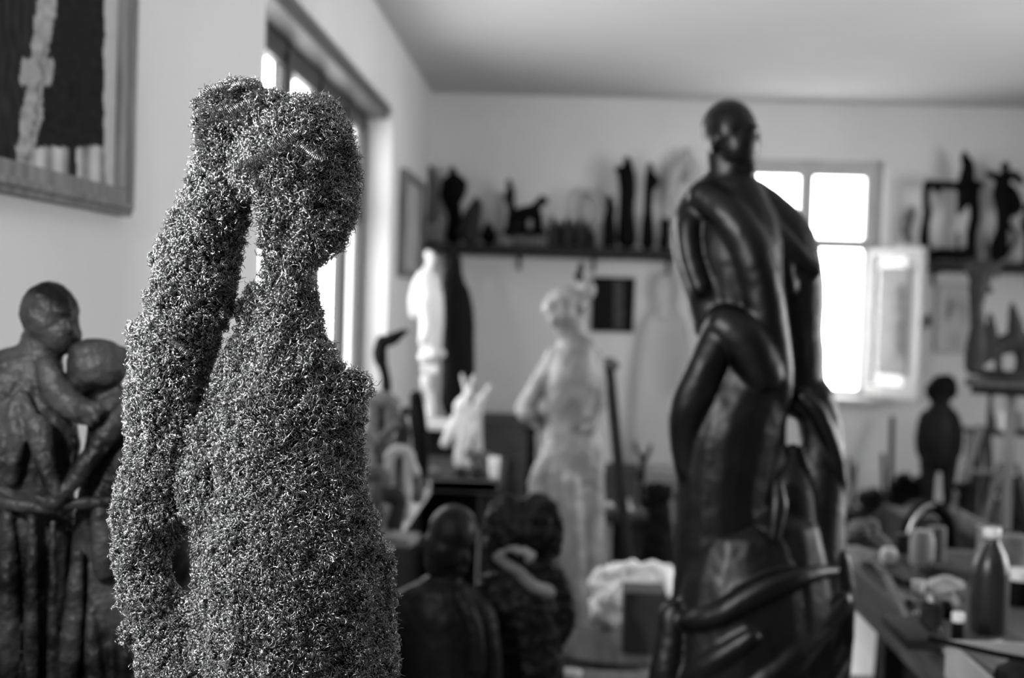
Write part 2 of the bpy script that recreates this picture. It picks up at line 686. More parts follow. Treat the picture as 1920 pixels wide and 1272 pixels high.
# mantle / long hair falling on the left
PW += [tb((412, 205, 40), (413, 240, 42), (412, 290, 38), (405, 345, 48, -4), (402, 400, 58, -6), (381, 450, 72, -8), (370, 500, 76, -8),
          (358, 560, 75, -6), (336, 620, 70, -4), (317, 690, 72), (312, 760, 76, 6), (312, 830, 70, 8), (300, 900, 70, 5), (284, 960, 70),
          (268, 1010, 56), (264, 1062, 46), (288, 1130, 54), (312, 1200, 55), (330, 1330, 60), d=0.8)]
PW += [el(395, 205, 24, 36), el(445, 182, 45, 30), el(301, 486, 17, 16), el(290, 562, 16, 24), el(262, 640, 18, 30), el(352, 372, 14, 14), el(462, 578, 22, 16, 30), el(232, 1000, 18, 30), el(240, 1120, 16, 16), el(250, 1190, 18, 24)]
# head
PW += [el(560, 300, 112, 118, 105, 0, 0.0), el(500, 225, 68, 52, 62), el(590, 225, 52, 42, 60), el(628, 345, 46, 62, 60), el(600, 405, 62, 46, 60),
       el(470, 320, 38, 62, 60), el(520, 385, 36, 60, 56)]
PW += [tb((628, 396, 42), (590, 440, 48), (546, 492, 43), (540, 520, 44)), el(478, 200, 34, 30, 40), el(440, 170, 26, 18, 26), el(398, 186, 24, 22, 26), el(384, 232, 16, 30, 26)]
# neck, shoulders, trunk
PW += [tb((538, 420, 50), (538, 480, 45), (538, 530, 48), (538, 590, 64), (534, 640, 78), (540, 700, 106), (538, 770, 134), (535, 850, 142),
          (538, 930, 150, -6), (545, 1010, 162, -12), (550, 1100, 172, -12), (552, 1200, 180, -10), (552, 1340, 185, -5), d=0.72)]
PW += [tb((490, 560, 26), (482, 620, 36), (466, 690, 48), (444, 760, 58), (410, 840, 70), (400, 930, 80), d=0.8)]
PW += [tb((598, 676, 18), (650, 724, 32, -8), (646, 772, 38), (630, 830, 48)), el(670, 726, 26, 28, 30),
       tb((400, 920, 70), (428, 1020, 60, -15), (440, 1120, 80, -10), (430, 1300, 110)),
       tb((700, 1050, 34), (698, 1130, 42), (700, 1200, 42), (702, 1330, 44))]
PW += [tb((334, 1172, 60), (350, 1250, 78), (370, 1350, 100)), tb((290, 980, 40), (340, 966, 28), (380, 950, 30))]
core = clay(YW, PW, 3.4, 3, 0)
core = roughen(core, 9.0 * KW, 46 * KW)
core = roughen(core, 6.0 * KW, 22 * KW)
core = roughen(core, 3.5 * KW, 9 * KW)
# trim what dips into the pedestal
core[0][:, 2] = np.maximum(core[0][:, 2], zped)
ws = T('wire_sculpture', 'figure of tangled curly steel wire standing sharp in front, head tilted, long hair', 'sculpture',
       (*at(480, 1420, YW)[:2], zped))
put('wire_core', (core[0] - vnormals(core) * 0.0022, core[1]), 'core', ws)


def sample(geo, n):
    V, Fc = geo
    Fq = np.array([f if len(f) == 4 else (f[0], f[1], f[2], f[2]) for f in Fc])
    A, B, Cc, D = V[Fq[:, 0]], V[Fq[:, 1]], V[Fq[:, 2]], V[Fq[:, 3]]
    nr = np.cross(Cc - A, D - B)
    ar = np.linalg.norm(nr, axis=1) + 1e-15
    nr = nr / ar[:, None]
    ctr = (A + B + Cc + D) / 4
    # mostly the faces that can be seen from near the camera
    facing = np.einsum('ij,ij->i', nr, (EYE - ctr) / np.linalg.norm(EYE - ctr, axis=1)[:, None])
    w = ar * np.where(facing > -0.35, 1.0, 0.35)
    vis = (V[:, 2].max(), )
    pyc = proj_many(ctr)[1]
    w = w * np.where(pyc < 1310, 1.0, 0.15)
    idx = rng.choice(len(Fq), n, p=w / w.sum())
    u, v = rng.random(n)[:, None], rng.random(n)[:, None]
    P = (A[idx] * (1 - u) + B[idx] * u) * (1 - v) + (D[idx] * (1 - u) + Cc[idx] * u) * v
    return P, nr[idx]


def proj_many(P):
    v = P - EYE
    w = v @ FW
    return 960 + FPX * (v @ RT) / w, 636 - FPX * (v @ UP) / w


def unit(a):
    return a / (np.linalg.norm(a, axis=1)[:, None] + 1e-12)


def tubes(ctr, n1, n2, wr, nk=3):
    n, ns = ctr.shape[:2]
    V = np.empty((n, ns, nk, 3))
    for k in range(nk):
        t = 2 * np.pi * k / nk
        V[:, :, k, :] = ctr + wr[:, None, None] * (math.cos(t) * n1 + math.sin(t) * n2)
    idx = (np.arange(n)[:, None, None] * ns + np.arange(ns - 1)[None, :, None]) * nk
    kk = np.arange(nk)[None, None, :]
    k2 = (kk + 1) % nk
    q = np.stack([idx + kk, idx + k2, idx + nk + k2, idx + nk + kk], -1).reshape(-1, 4)
    return V.reshape(-1, 3), q


def hair_side(P):
    """1 in the long hair on the left of the figure, 0 on its trunk"""
    px, py = proj_many(P)
    return 1 / (1 + np.exp((px - (430 + 0.05 * (py - 400))) / 45.0))


def springs(n):
    """short lengths of coiled wire lying on and standing out of the surface"""
    P, N = sample(core, int(n * 1.8))
    keep = rng.random(len(P)) < (0.25 + 0.75 * hair_side(P))
    P, N = P[keep], N[keep]
    n = len(P)
    R = rng.uniform(1.5, 2.9, n) * 1e-3
    R = np.where(rng.random(n) < 0.06, R * 1.5, R)
    turns = rng.uniform(1.2, 4.5, n)
    pitch = rng.uniform(1.2, 2.8, n) * 1e-3
    wr = rng.uniform(0.27, 0.42, n) * 1e-3
    tang = unit(np.cross(N, rng.normal(size=(n, 3))))
    ax = unit(tang + N * rng.uniform(-0.25, 0.6, n)[:, None])
    u = unit(np.cross(ax, unit(rng.normal(size=(n, 3)))))
    v = np.cross(ax, u)
    h = rng.uniform(-1.6, 2.2, n) * 1e-3
    h = np.where(rng.random(n) < 0.04, h + rng.uniform(1, 4, n) * 1e-3, h)
    c = P + N * h[:, None]
    ns = 34
    ts = np.linspace(-0.5, 0.5, ns)
    ang = rng.uniform(0, 6.28, n)[:, None] + ts[None, :] * turns[:, None] * 2 * np.pi
    ca, sa = np.cos(ang)[..., None], np.sin(ang)[..., None]
    bend = rng.normal(size=(n, 3)) * (turns * pitch)[:, None] * 0.25
    rad = ca * u[:, None, :] + sa * v[:, None, :]
    ctr = c[:, None, :] + R[:, None, None] * rad + ax[:, None, :] * ((turns * pitch)[:, None] * ts[None, :])[..., None] + bend[:, None, :] * (4 * ts * ts)[None, :, None]
    return tubes(ctr, rad, np.broadcast_to(ax[:, None, :], rad.shape), wr)


def strands(n):
    """cut ends of wire combed over the trunk and the face"""
    P, N = sample(core, int(n * 1.7))
    keep = rng.random(len(P)) < (1 - 0.75 * hair_side(P))
    P, N = P[keep], N[keep]
    n = len(P)
    R = rng.uniform(2.0, 7.0, n) * 1e-3
    turns = rng.uniform(0.16, 0.6, n)
    wr = rng.uniform(0.2, 0.38, n) * 1e-3
    tang = unit(np.cross(N, rng.normal(size=(n, 3))))
    tilt = rng.uniform(0.55, 1.0, n)[:, None]
    ax = unit(tang * (1 - tilt) + N * tilt + 0.35 * rng.normal(size=(n, 3)))
    u = unit(np.cross(ax, unit(rng.normal(size=(n, 3)))))
    v = np.cross(ax, u)
    h = rng.uniform(-1.8, 2.0, n) * 1e-3
    h = np.where(rng.random(n) < 0.02, h + rng.uniform(1, 4, n) * 1e-3, h)
    c = P + N * h[:, None] - u * R[:, None]
    ns = 9
    ts = np.linspace(-0.5, 0.5, ns)
    ang = ts[None, :] * turns[:, None] * 2 * np.pi
    ca, sa = np.cos(ang)[..., None], np.sin(ang)[..., None]
    rad = ca * u[:, None, :] + sa * v[:, None, :]
    ctr = c[:, None, :] + R[:, None, None] * rad + ax[:, None, :] * (rng.uniform(-1.2, 1.2, n)[:, None] * ts[None, :] * 2e-3)[..., None]
    return tubes(ctr, rad, np.broadcast_to(ax[:, None, :], rad.shape), wr)


def coils():
    """tight springs of wire: the bun and the ridges across the head"""
    out = []

    def spring(path, R, wr, pitch=1.7e-3, off=0.0):
        P = np.array([at(a, b, YW + (o - 12) * KW) for a, b, o in spline(path, 10)])
        seg = np.linalg.norm(np.diff(P, axis=0), axis=1)
        s = np.concatenate([[0], np.cumsum(seg)])
        n = int(s[-1] / pitch * 9)
        q = np.linspace(0, s[-1], n)
        C_ = np.stack([np.interp(q, s, P[:, i]) for i in range(3)], 1)
        t = unit(np.gradient(C_, axis=0))
        a = unit(np.cross(t, np.tile(FW, (n, 1))))
        b = np.cross(t, a)
        th = q / pitch * 2 * np.pi
        jit = R * (1 + 0.15 * np.sin(q * 900 + 1.3))
        out.append((C_ + jit[:, None] * (np.cos(th)[:, None] * a + np.sin(th)[:, None] * b), wr))
    spring([(382, 235, -30), (378, 205, -34), (386, 178, -34), (405, 164, -30), (424, 168, -30), (428, 190, -40), (412, 203, -46), (392, 212, -46)], 4.4e-3, 0.34e-3)
    spring([(380, 300, -18), (374, 270, -22), (373, 240, -24), (380, 225, -26)], 4.0e-3, 0.34e-3)
    spring([(430, 176, -30), (446, 160, -22), (468, 160, -20), (480, 180, -30)], 4.4e-3, 0.34e-3)
    spring([(400, 222, -48), (425, 215, -55), (450, 200, -52), (470, 192, -50)], 4.6e-3, 0.34e-3)
    spring([(445, 318, -72), (475, 305, -90), (510, 285, -104), (540, 262, -106), (558, 248, -104)], 5.0e-3, 0.34e-3)
    spring([(455, 300, -66), (463, 312, -72), (478, 330, -76), (470, 350, -70)], 3.6e-3, 0.34e-3)
    spring([(560, 268, -112), (585, 290, -110), (605, 300, -104)], 3.2e-3, 0.3e-3)
    spring([(290, 585, -10), (281, 560, -12), (288, 540, -16), (302, 538, -22), (306, 560, -26)], 3.4e-3, 0.32e-3)
    spring([(322, 640, -80), (335, 650, -84), (350, 664, -84)], 3.8e-3, 0.32e-3)
    geos = [('wire_coil', sweep(C_, wr, 4)) for C_, wr in out]
    # stray ends of wire
    for pts in ([(352, 366, 0), (340, 372, -5), (332, 362, -8), (329, 358, -8)], [(350, 372, 0), (338, 380, -6), (334, 370, -4), (330, 360, -6)],
                [(690, 712, 0), (705, 724, -6), (712, 718, -6), (716, 712, -8)], [(238, 1128, 0), (222, 1136, -6), (206, 1142, -10), (212, 1134, -12)],
                [(655, 280, 0), (672, 285, -8), (682, 296, -8)], [(668, 330, 0), (682, 345, -8), (680, 358, -8)]):
        geos.append(('stray_wire', sweep([at(a, b, YW + o * KW) for a, b, o in spline(pts, 8)], 0.3e-3, 4)))
    return geos


def wire_part(name, VQ):
    V, quads = VQ
    me = bpy.data.meshes.new(name)
    nf = len(quads)
    me.vertices.add(len(V))
    me.vertices.foreach_set('co', (V - wloc(ws)).astype(np.float32).ravel())
    me.loops.add(nf * 4)
    me.loops.foreach_set('vertex_index', quads.astype(np.int32).ravel())
    me.polygons.add(nf)
    me.polygons.foreach_set('loop_start', np.arange(nf, dtype=np.int32) * 4)
    me.polygons.foreach_set('loop_total', np.full(nf, 4, dtype=np.int32))
    me.polygons.foreach_set('use_smooth', np.ones(nf, dtype=bool))
    me.update(calc_edges=True)
    me.materials.append(MT['wire'])
    o = bpy.data.objects.new(name, me)
    COL.objects.link(o)
    o.parent = ws
    o['kind'] = 'stuff'


wire_part('wire_curls', springs(21000))
wire_part('wire_strands', strands(44000))
for nm_, g_ in coils():
    put(nm_, g_, 'wire', ws)
pb = at(490, 1420, YW)
ped = T('pedestal', 'square wooden modelling pedestal carrying the wire figure', 'pedestal', (pb[0], pb[1], 0))
put('top_board', box((pb[0], pb[1], zped - 0.026), (0.34, 0.34, 0.03), bev=0.004), 'woodm', ped, smooth=False)
put('column', box((pb[0], pb[1], (zped - 0.041) / 2), (0.2, 0.2, zped - 0.041), bev=0.004), 'woodm', ped, smooth=False)

# ================================================================== PAINTING ON THE LEFT WALL
pY1 = float(on_x(229, 200, XL)[1])
pY0 = 1.95
pz0 = float(on_x(222, 406, XL)[2])
pz1 = pz0 + 0.86
pic = T('framed_painting', 'large dark abstract painting in a moulded wooden frame on the left wall', 'painting', (XL, (pY0 + pY1) / 2, pz0))
fw = 0.062


def picture_frame(y0, y1, z0, z1, w, t):
    b = []
    for (a0, a1, c0, c1) in ((y0, y1, z0, z0 + w), (y0, y1, z1 - w, z1), (y0, y0 + w, z0 + w, z1 - w), (y1 - w, y1, z0 + w, z1 - w)):
        b.append(bx(XL + 0.002, XL + t, a0, a1, c0, c1, 0.004))
    for (a0, a1, c0, c1) in ((y0 + .014, y1 - .014, z0 + .014, z0 + .030), (y0 + .014, y1 - .014, z1 - .03, z1 - .014),
                             (y0 + .014, y0 + .03, z0 + .03, z1 - .03), (y1 - .03, y1 - .014, z0 + .03, z1 - .03)):
        b.append(bx(XL + t - 0.004, XL + t + 0.01, a0, a1, c0, c1, 0.004))
    return join(*b)


put('frame', picture_frame(pY0, pY1, pz0, pz1, fw, 0.03), 'frame', pic, smooth=False)
cv = put('canvas', grid((XL + 0.008, pY1 - fw + .004, pz0 + fw - .004), (0, -1, 0), (0, 0, 1), pY1 - pY0 - 2 * fw + .008, pz1 - pz0 - 2 * fw + .008, 150, 150), 'art', pic)


def nz(a, b, s, seed=0.0):
    return noise.noise(Vector((a / s, b / s, seed)))


def paint(P):
    px, py = proj(P)
    j = 6 * nz(px, py, 26, 1) + 3 * nz(px, py, 8, 2)
    j2 = 5 * nz(px, py, 40, 7)
    if px > 196 + j2 or py > 345 + 0.16 * (px - 100) + j2 * 0.6:
        return 0.44 + 0.03 * nz(px, py, 20, 3)
    cx = 88 - 0.135 * py
    wv = 17 + 8 * nz(0, py, 60, 4) + (10 if 110 < py < 160 else 0)
    if abs(px - cx + j) < wv * 1.05:
        return 0.3 + 0.13 * nz(px, py, 16, 5) + (-0.12 if abs(px - cx - 8 + j * 1.5) < 4 and py > 80 else 0)
    if px > cx and py > 276 + j2:
        s = 0.36 + 0.16 * math.sin(px / 5.5 + 0.6) + 0.08 * nz(px, py, 30, 6)
        return 0.02 if 128 + j * 0.3 < px < 143 + j * 0.3 else max(0.06, s)
    if px > cx:
        return 0.014 + 0.006 * nz(px, py, 14, 8)
    return 0.022 + 0.014 * nz(px * 2.5, py * 0.5, 22, 9)


ink(cv, paint)

# ================================================================== EMBRACING COUPLE, far left
YC = 1.95
KC = YC / FPX
zst = 0.86
cp = T('couple_sculpture', 'dark half-size sculpture of an embracing couple below the framed painting', 'sculpture', (*at(100, 1200, YC)[:2], zst))
man = [el(93, 588, 54, 62, 60, 0, -0.1), el(112, 622, 38, 46, 46, -6, -0.35), el(128, 632, 16, 20, 30, -14), el(50, 590, 14, 24, 16, -34, 0.1), el(112, 582, 26, 9, 30, -26, 0.25),
       el(131, 612, 8, 15, 12, -40, -0.3),
       tb((82, 640, 42), (66, 690, 48), (50, 730, 66)), tb((60, 700, 62), (20, 730, 80), (-40, 800, 92), (-70, 950, 92)),
       tb((60, 720, 66), (50, 820, 100), (40, 920, 100), (35, 1050, 108), (30, 1200, 116), (30, 1450, 120)),
       tb((90, 690, 24, -40), (112, 740, 30, -50), (150, 770, 26, -62), (172, 776, 21, -70)),                     # his far hand on her shoulder
       el(166, 770, 25, 20, 20, -80), el(186, 766, 8, 15, 10, -90, -0.3), el(176, 782, 7, 16, 9, -92, -0.6), el(164, 790, 7, 16, 9, -90, -0.8),
       tb((70, 800, 24, -92), (80, 850, 20, -100), (96, 900, 17, -104), (108, 925, 15, -104)),
       tb((40, 745, 16, -66), (66, 800, 14, -92), (80, 840, 12, -98)), tb((25, 760, 14, -76), (30, 830, 18, -96), (20, 900, 14, -92))]
woman = [el(182, 688, 58, 50, 54, -6, 0.1), el(158, 712, 34, 36, 38, -10, 0.3), el(226, 668, 20, 20, 22, -4), el(146, 720, 9, 13, 12, -36, 0.3), el(178, 660, 50, 26, 50, -8),
         tb((190, 730, 30), (206, 760, 38), (226, 800, 60)), tb((226, 780, 58), (222, 860, 66), (205, 960, 62), (196, 1060, 66), (200, 1200, 76), (205, 1450, 84)),
         tb((236, 770, 22, -44), (205, 808, 22, -64), (160, 870, 18, -86), (118, 925, 15, -100), (96, 940, 12, -104)),
         el(98, 944, 18, 10, 10, -106, 0.3), tb((84, 940, 5, -108), (62, 930, 5, -106)), tb((88, 948, 5, -108), (64, 944, 5, -106)), tb((92, 954, 5, -106), (70, 956, 5, -104))]
folds = []
for (x0, x1, r, o, y0, y1) in ((14, 18, 22, -96, 965, 1400), (60, 58, 14, -100, 960, 1400), (146, 118, 20, -74, 1040, 1400), (186, 196, 20, -62, 930, 1070),
                               (170, 184, 17, -66, 1150, 1400), (-30, -34, 26, -70, 960, 1400), (232, 236, 18, -50, 960, 1400), (100, 96, 10, -92, 980, 1400)):
    folds.append(tb((x0, y0, r * .6, o + 8), (x0 * .6 + x1 * .4, y0 * .6 + y1 * .4, r, o), (x1, y1, r * 1.1, o)))
belt = [tb((-60, 930, 13, -70), (20, 946, 13, -98), (90, 952, 13, -98), (150, 944, 12, -76), (240, 940, 12, -50))]


def cut_low(geo, z):
    geo[0][:, 2] = np.maximum(geo[0][:, 2], z)
    return geo


put('man_figure', cut_low(clay(YC, man + folds[:3] + folds[5:6] + folds[7:] + belt, 4.2, 4, 2.2, 20), zst + 0.03), 'patina', cp)
put('woman_figure', cut_low(clay(YC, woman + folds[3:5] + folds[6:7], 4.2, 4, 2.0, 20), zst + 0.03), 'patina', cp)
cb = at(90, 1250, YC)
put('base', box((cb[0], cb[1], zst + 0.015), (0.4, 0.22, 0.03), bev=0.004), 'darkclay', cp, smooth=False)
st = T('modelling_stand', 'wooden sculptor stand under the embracing couple by the left wall', 'stand', (cb[0], cb[1], 0))
put('top_board', box((cb[0], cb[1], zst - 0.0175), (0.38, 0.34, 0.035), bev=0.004), 'woodd', st, smooth=False)
for sx in (-1, 1):
    for sy in (-1, 1):
        put('leg', beam((cb[0] + sx * .15, cb[1] + sy * .13, 0), (cb[0] + sx * .13, cb[1] + sy * .11, zst - .035), .04, .04), 'woodd', st, smooth=False)
put('shelf', box((cb[0], cb[1], 0.3), (0.3, 0.26, 0.02), bev=0.003), 'woodd', st, smooth=False)

# ================================================================== LARGE BLACK BRONZE, right of centre
YS = 3.0
zs = 0.10
bronze = [
    # head, turned away to the right
    el(1366, 246, 52, 60, 62, 6, 0.0), el(1384, 268, 42, 54, 44, -12, 0.04), el(1396, 306, 27, 30, 28, -12), el(1372, 318, 40, 30, 40, 2), el(1414, 264, 7, 22, 12, -24, 0.05), el(1404, 238, 20, 8, 16, -36, 0.1),
    el(1408, 290, 9, 6, 12, -30), el(1338, 268, 9, 18, 14, -30),
    tb((1366, 290, 42), (1370, 335, 44), (1374, 372, 58)),
    # front body: shoulder, back, hip
    tb((1372, 365, 56), (1330, 384, 50), (1304, 420, 44), (1304, 470, 44), (1328, 540, 46, -6), (1350, 610, 50, -4)),
    tb((1374, 380, 66), (1384, 450, 84), (1392, 530, 78), (1404, 600, 70), (1408, 660, 74), (1398, 730, 88), (1372, 800, 98), (1356, 900, 92), (1352, 1000, 88), (1352, 1120, 92), (1356, 1280, 104)),
    tb((1318, 366, 30, -26), (1362, 398, 34, -46), (1404, 460, 38, -56), (1428, 540, 38, -54), (1440, 620, 38, -48), (1450, 690, 36, -42), (1454, 745, 32, -30)),
    tb((1352, 620, 34, -48), (1322, 690, 34, -60), (1292, 760, 36, -50), (1284, 820, 30, -36), (1290, 880, 26, -30)),
    tb((1290, 420, 24, -22), (1296, 480, 22, -30), (1314, 540, 20, -38)),
    tb((1360, 610, 40, -56), (1400, 640, 44, -60), (1430, 700, 42, -54)),
    # second body behind on the right
    tb((1400, 372, 44, 30), (1440, 410, 52, 36), (1474, 460, 58, 40), (1488, 540, 58, 40), (1486, 620, 58, 40), (1488, 680, 60, 40), (1500, 740, 50, 40)),
    tb((1440, 420, 20, -8), (1486, 470, 20, -12), (1526, 505, 18, 2)), tb((1424, 410, 18, -12), (1462, 470, 18, -14), (1480, 540, 16, -10)),
    tb((1524, 742, 40, 30), (1540, 810, 42, 30), (1540, 900, 46, 26), (1530, 1000, 56, 16), (1520, 1080, 70, 10), (1500, 1200, 84, 10), (1490, 1300, 90, 10)),
    tb((1506, 744, 14, -8), (1538, 780, 15, -10), (1566, 850, 14, -2), (1578, 910, 13, 10)),
    tb((1448, 640, 26, 20), (1462, 700, 22, 20), (1458, 760, 20, 10), (1448, 840, 26, 0), (1440, 900, 30)),
    tb((1486, 846, 16, 14), (1478, 900, 44, 10), (1478, 960, 56, 4), (1480, 1060, 70)), tb((1457, 905, 12, -72), (1459, 950, 17, -84), (1452, 1010, 13, -92)),
]
BR = [e for e in bronze]
st_root = T('bronze_statue', 'tall black polished bronze of a standing couple, right of centre', 'statue', (*at(1410, 1250, YS)[:2], 0))
put('figure', cut_low(clay(YS, BR + [tb((1440, 1050, 120), (1430, 1200, 150), (1420, 1400, 170), (1410, 1720, 180), d=0.7)], 3.6, 14, 1.2, 40), zs), 'bronze', st_root)


def on_skirt(rows, lift):
    """a fold of cloth lying on the round skirt: rows (px, py, r); lift = how much stands proud"""
    out = []
    for x, y, r in rows:
        w = 150 + 20 * min(1, max(0, (y - 1200) / 400))
        u = max(-0.98, min(0.98, (x - 1405) / w))
        out.append((x, y, r, -20 - 0.7 * w * math.sqrt(1 - u * u) + r * 0.8 - lift))
    return tb(*out)


drape = [on_skirt([(1260, 1160, 12), (1300, 1166, 16), (1350, 1152, 20), (1400, 1124, 24), (1450, 1100, 24), (1510, 1080, 18), (1562, 1072, 12)], 5),
         tb((1262, 1150, 26, -50), (1258, 1210, 30, -56), (1250, 1300, 38, -60), (1246, 1500, 46, -56), (1240, 1720, 50, -50)),
         on_skirt([(1278, 1290, 24), (1320, 1256, 26), (1362, 1226, 22), (1410, 1196, 16)], 5),
         on_skirt([(1300, 1420, 30), (1400, 1310, 34), (1480, 1236, 30), (1540, 1180, 24), (1580, 1130, 18)], 6),
         on_skirt([(1330, 1540, 34), (1440, 1400, 36), (1530, 1290, 30), (1572, 1230, 24)], 5),
         tb((1572, 1050, 24, -10), (1578, 1120, 26, -10), (1572, 1220, 28, -10), (1558, 1330, 34, -10), (1552, 1720, 40))]
put('drapery', cut_low(clay(YS, drape + [tb((1404, 1080, 130, -14), (1400, 1250, 152, -20), (1400, 1400, 165, -16), (1400, 1720, 170), d=0.7)], 3.6, 12, 1.0, 30), zs), 'bronze', st_root)
bb = at(1405, 1250, YS)
put('plinth', box((bb[0], bb[1], zs / 2), (0.56, 0.46, zs), bev=0.006), 'black', st_root, smooth=False)

# ================================================================== PALE GIRL, centre
YG = 5.5
zg = float(at(1090, 1192, YG)[2])
girl = [el(1058, 582, 28, 38, 34, -2), el(1042, 590, 16, 26, 26, -4), tb((1074, 605, 21), (1077, 640, 22), (1078, 670, 32)),
        el(1076, 622, 17, 30, 20, 4),
        tb((1046, 672, 26), (1078, 668, 34), (1108, 674, 26), d=0.7),
        tb((1080, 665, 44), (1076, 710, 52), (1068, 760, 46), (1066, 800, 44), (1070, 850, 58), (1076, 880, 62), d=0.72),
        tb((1044, 670, 20), (1022, 705, 19), (1000, 740, 18), (984, 768, 18), (990, 776, 18, -8), (1006, 782, 14, 10), (1020, 800, 13, 24)),
        tb((1110, 676, 20), (1120, 720, 17), (1120, 770, 15), (1108, 800, 13, -20), (1104, 806, 12, -34)),
        el(1106, 802, 12, 9, 10, -36),
        tb((1074, 850, 60), (1066, 930, 62), (1074, 1010, 52), (1086, 1100, 44), (1096, 1180, 38), (1098, 1200, 38), d=0.75),
        tb((1034, 860, 20, -18), (1012, 910, 22, -20), (1030, 1000, 26, -20)),
        tb((1110, 850, 22, -14), (1114, 940, 20, -22), (1112, 1060, 20, -22), (1112, 1190, 20, -18)),
        tb((1070, 900, 16, -42), (1078, 1000, 16, -38), (1090, 1180, 16, -30))]
gr = T('girl_statue', 'worn pale plaster statue of a girl seen from behind, hair in a bun', 'statue', (*at(1085, 1192, YG)[:2], 0))
put('body', cut_low(clay(YG, girl, 2.6, 4, 1.4, 14), zg), 'girl', gr)
hair = [el(1058, 566, 34, 29, 36, 2, -0.25), el(1036, 574, 18, 24, 28, 0, 0.4), el(1086, 572, 16, 22, 24, 0), el(1100, 544, 17, 22, 20, 2, 0.1), tb((1050, 600, 14, -4), (1052, 620, 9, -6), (1056, 640, 5, -8))]
put('hair', clay(YG, hair, 2.0, 3, 1.6, 7), 'girl', gr)
put('ribbon', clay(YG, [tb((1084, 526, 5), (1088, 505, 7), (1090, 496, 5)), tb((1088, 520, 7), (1078, 516, 4))], 1.5, 2), 'darkgrey', gr)
gb = at(1098, 1192, YG)
put('base', lathe((gb[0], gb[1], 0), [(0.24, 0), (0.24, zg - 0.01), (0.23, zg)], 32), 'woodm', gr)

# ================================================================== DARK SEATED GROUP, in front of her
YM = 3.3
zb = 0.45
bm_ = T('man_bust', 'dark sculpture of a bald man seen from behind with bowed head', 'sculpture', (*at(850, 1300, YM)[:2], 0))
mb = [el(850, 994, 47, 48, 54, 0), el(836, 1026, 44, 50, 48, -2, 0.2), el(822, 1056, 28, 28, 32, -4), el(789, 1022, 7, 15, 12, -14), el(874, 1048, 8, 14, 10, -18), el(862, 1068, 14, 12, 14, -14),
      tb((838, 1060, 30), (838, 1096, 30), (832, 1140, 56)),
      tb((760, 1150, 44), (830, 1130, 50), (890, 1160, 42), d=0.75),
      tb((890, 1162, 42), (906, 1220, 34), (912, 1300, 32), (916, 1380, 32)),
      tb((756, 1160, 46), (744, 1260, 42), (744, 1380, 42)),
      tb((826, 1150, 78), (830, 1230, 84), (834, 1340, 90), (834, 1500, 92), d=0.7),
      tb((862, 1120, 16, -40), (890, 1180, 16, -50), (896, 1260, 14, -54))]
zcut = 0.42
put('torso', cut_low(clay(YM, mb, 3.2, 4, 1.4, 18), zcut), 'bust', bm_)
pbm = at(836, 1300, YM)
put('plinth', box((pbm[0], pbm[1], zcut / 2), (0.3, 0.26, zcut), bev=0.006), 'woodd', bm_, smooth=False)

bw_ = T('woman_bust', 'dark rough sculpture of a cloaked woman with raised hand beside the bald man', 'sculpture', (*at(980, 1250, YM + .25)[:2], 0))
YW2 = YM + 0.25
wb = [el(985, 990, 60, 62, 56, 0, 0.2), el(1006, 980, 48, 56, 50, -2), el(958, 1012, 50, 64, 48, 0, 0.3), el(946, 970, 34, 46, 34, -2, 0.6),
      tb((1000, 960, 18, -30), (1030, 950, 14, -30), (1044, 980, 12, -26), (1040, 1030, 14, -20)),
      tb((970, 1040, 44), (970, 1090, 54), (975, 1150, 66)),
      tb((1020, 1060, 30), (1044, 1110, 30), (1056, 1160, 24), (1050, 1190, 20), (1020, 1230, 22)),
      tb((975, 1130, 78), (985, 1220, 72), (990, 1330, 72), (990, 1480, 76), d=0.75),
      tb((925, 1100, 30), (915, 1200, 34), (920, 1340, 36))]
put('torso', cut_low(clay(YW2, wb, 3.0, 3, 5.0, 16), zcut), 'bust', bw_)
hand = [tb((930, 1046, 8, -62), (950, 1058, 10, -64), (972, 1072, 9, -62)), tb((948, 1034, 5, -66), (960, 1030, 6, -70), (972, 1038, 5, -68)), tb((966, 1028, 5, -66), (984, 1036, 6, -70), (996, 1046, 7, -66)),
        tb((984, 1030, 5, -62), (1000, 1042, 6, -66)), el(992, 1046, 9, 10, 9, -62), el(940, 1040, 9, 9, 9, -62), tb((972, 1072, 10, -60), (1000, 1100, 12, -50), (1030, 1110, 14, -20))]
put('hand', clay(YW2, hand, 1.8, 2, 0.8, 8), 'midgrey', bw_, label='paler raised hand')
pbw = at(985, 1300, YW2)
put('plinth', box((pbw[0] + .02, pbw[1] + .04, zcut / 2), (0.22, 0.24, zcut), bev=0.006), 'woodd', bw_, smooth=False)

# dark lump standing on a block between the couple and the busts, seen through the gap in the wire
YL = 2.75
dl_ = clay(YL, [tb((330, 960, 26), (322, 1040, 46), (318, 1160, 54), (318, 1400, 60), (318, 2010, 64)), el(340, 1000, 20, 24), tb((350, 1060, 12, -40), (338, 1110, 14, -44), (330, 1180, 12, -46))], 3, 3, 2, 16)
dl_[0][:, 2] = np.maximum(dl_[0][:, 2], 0)
put('rough_sculpture', sit(dl_, 0), 'patina', None, 'dark upright rough sculpture glimpsed through the gap in the wire figure', 'sculpture')

# ================================================================== BACK WALL: SHELF AND ITS FIGURES
YSH = 9.62
G_SHELF = 'figures on the long back shelf'


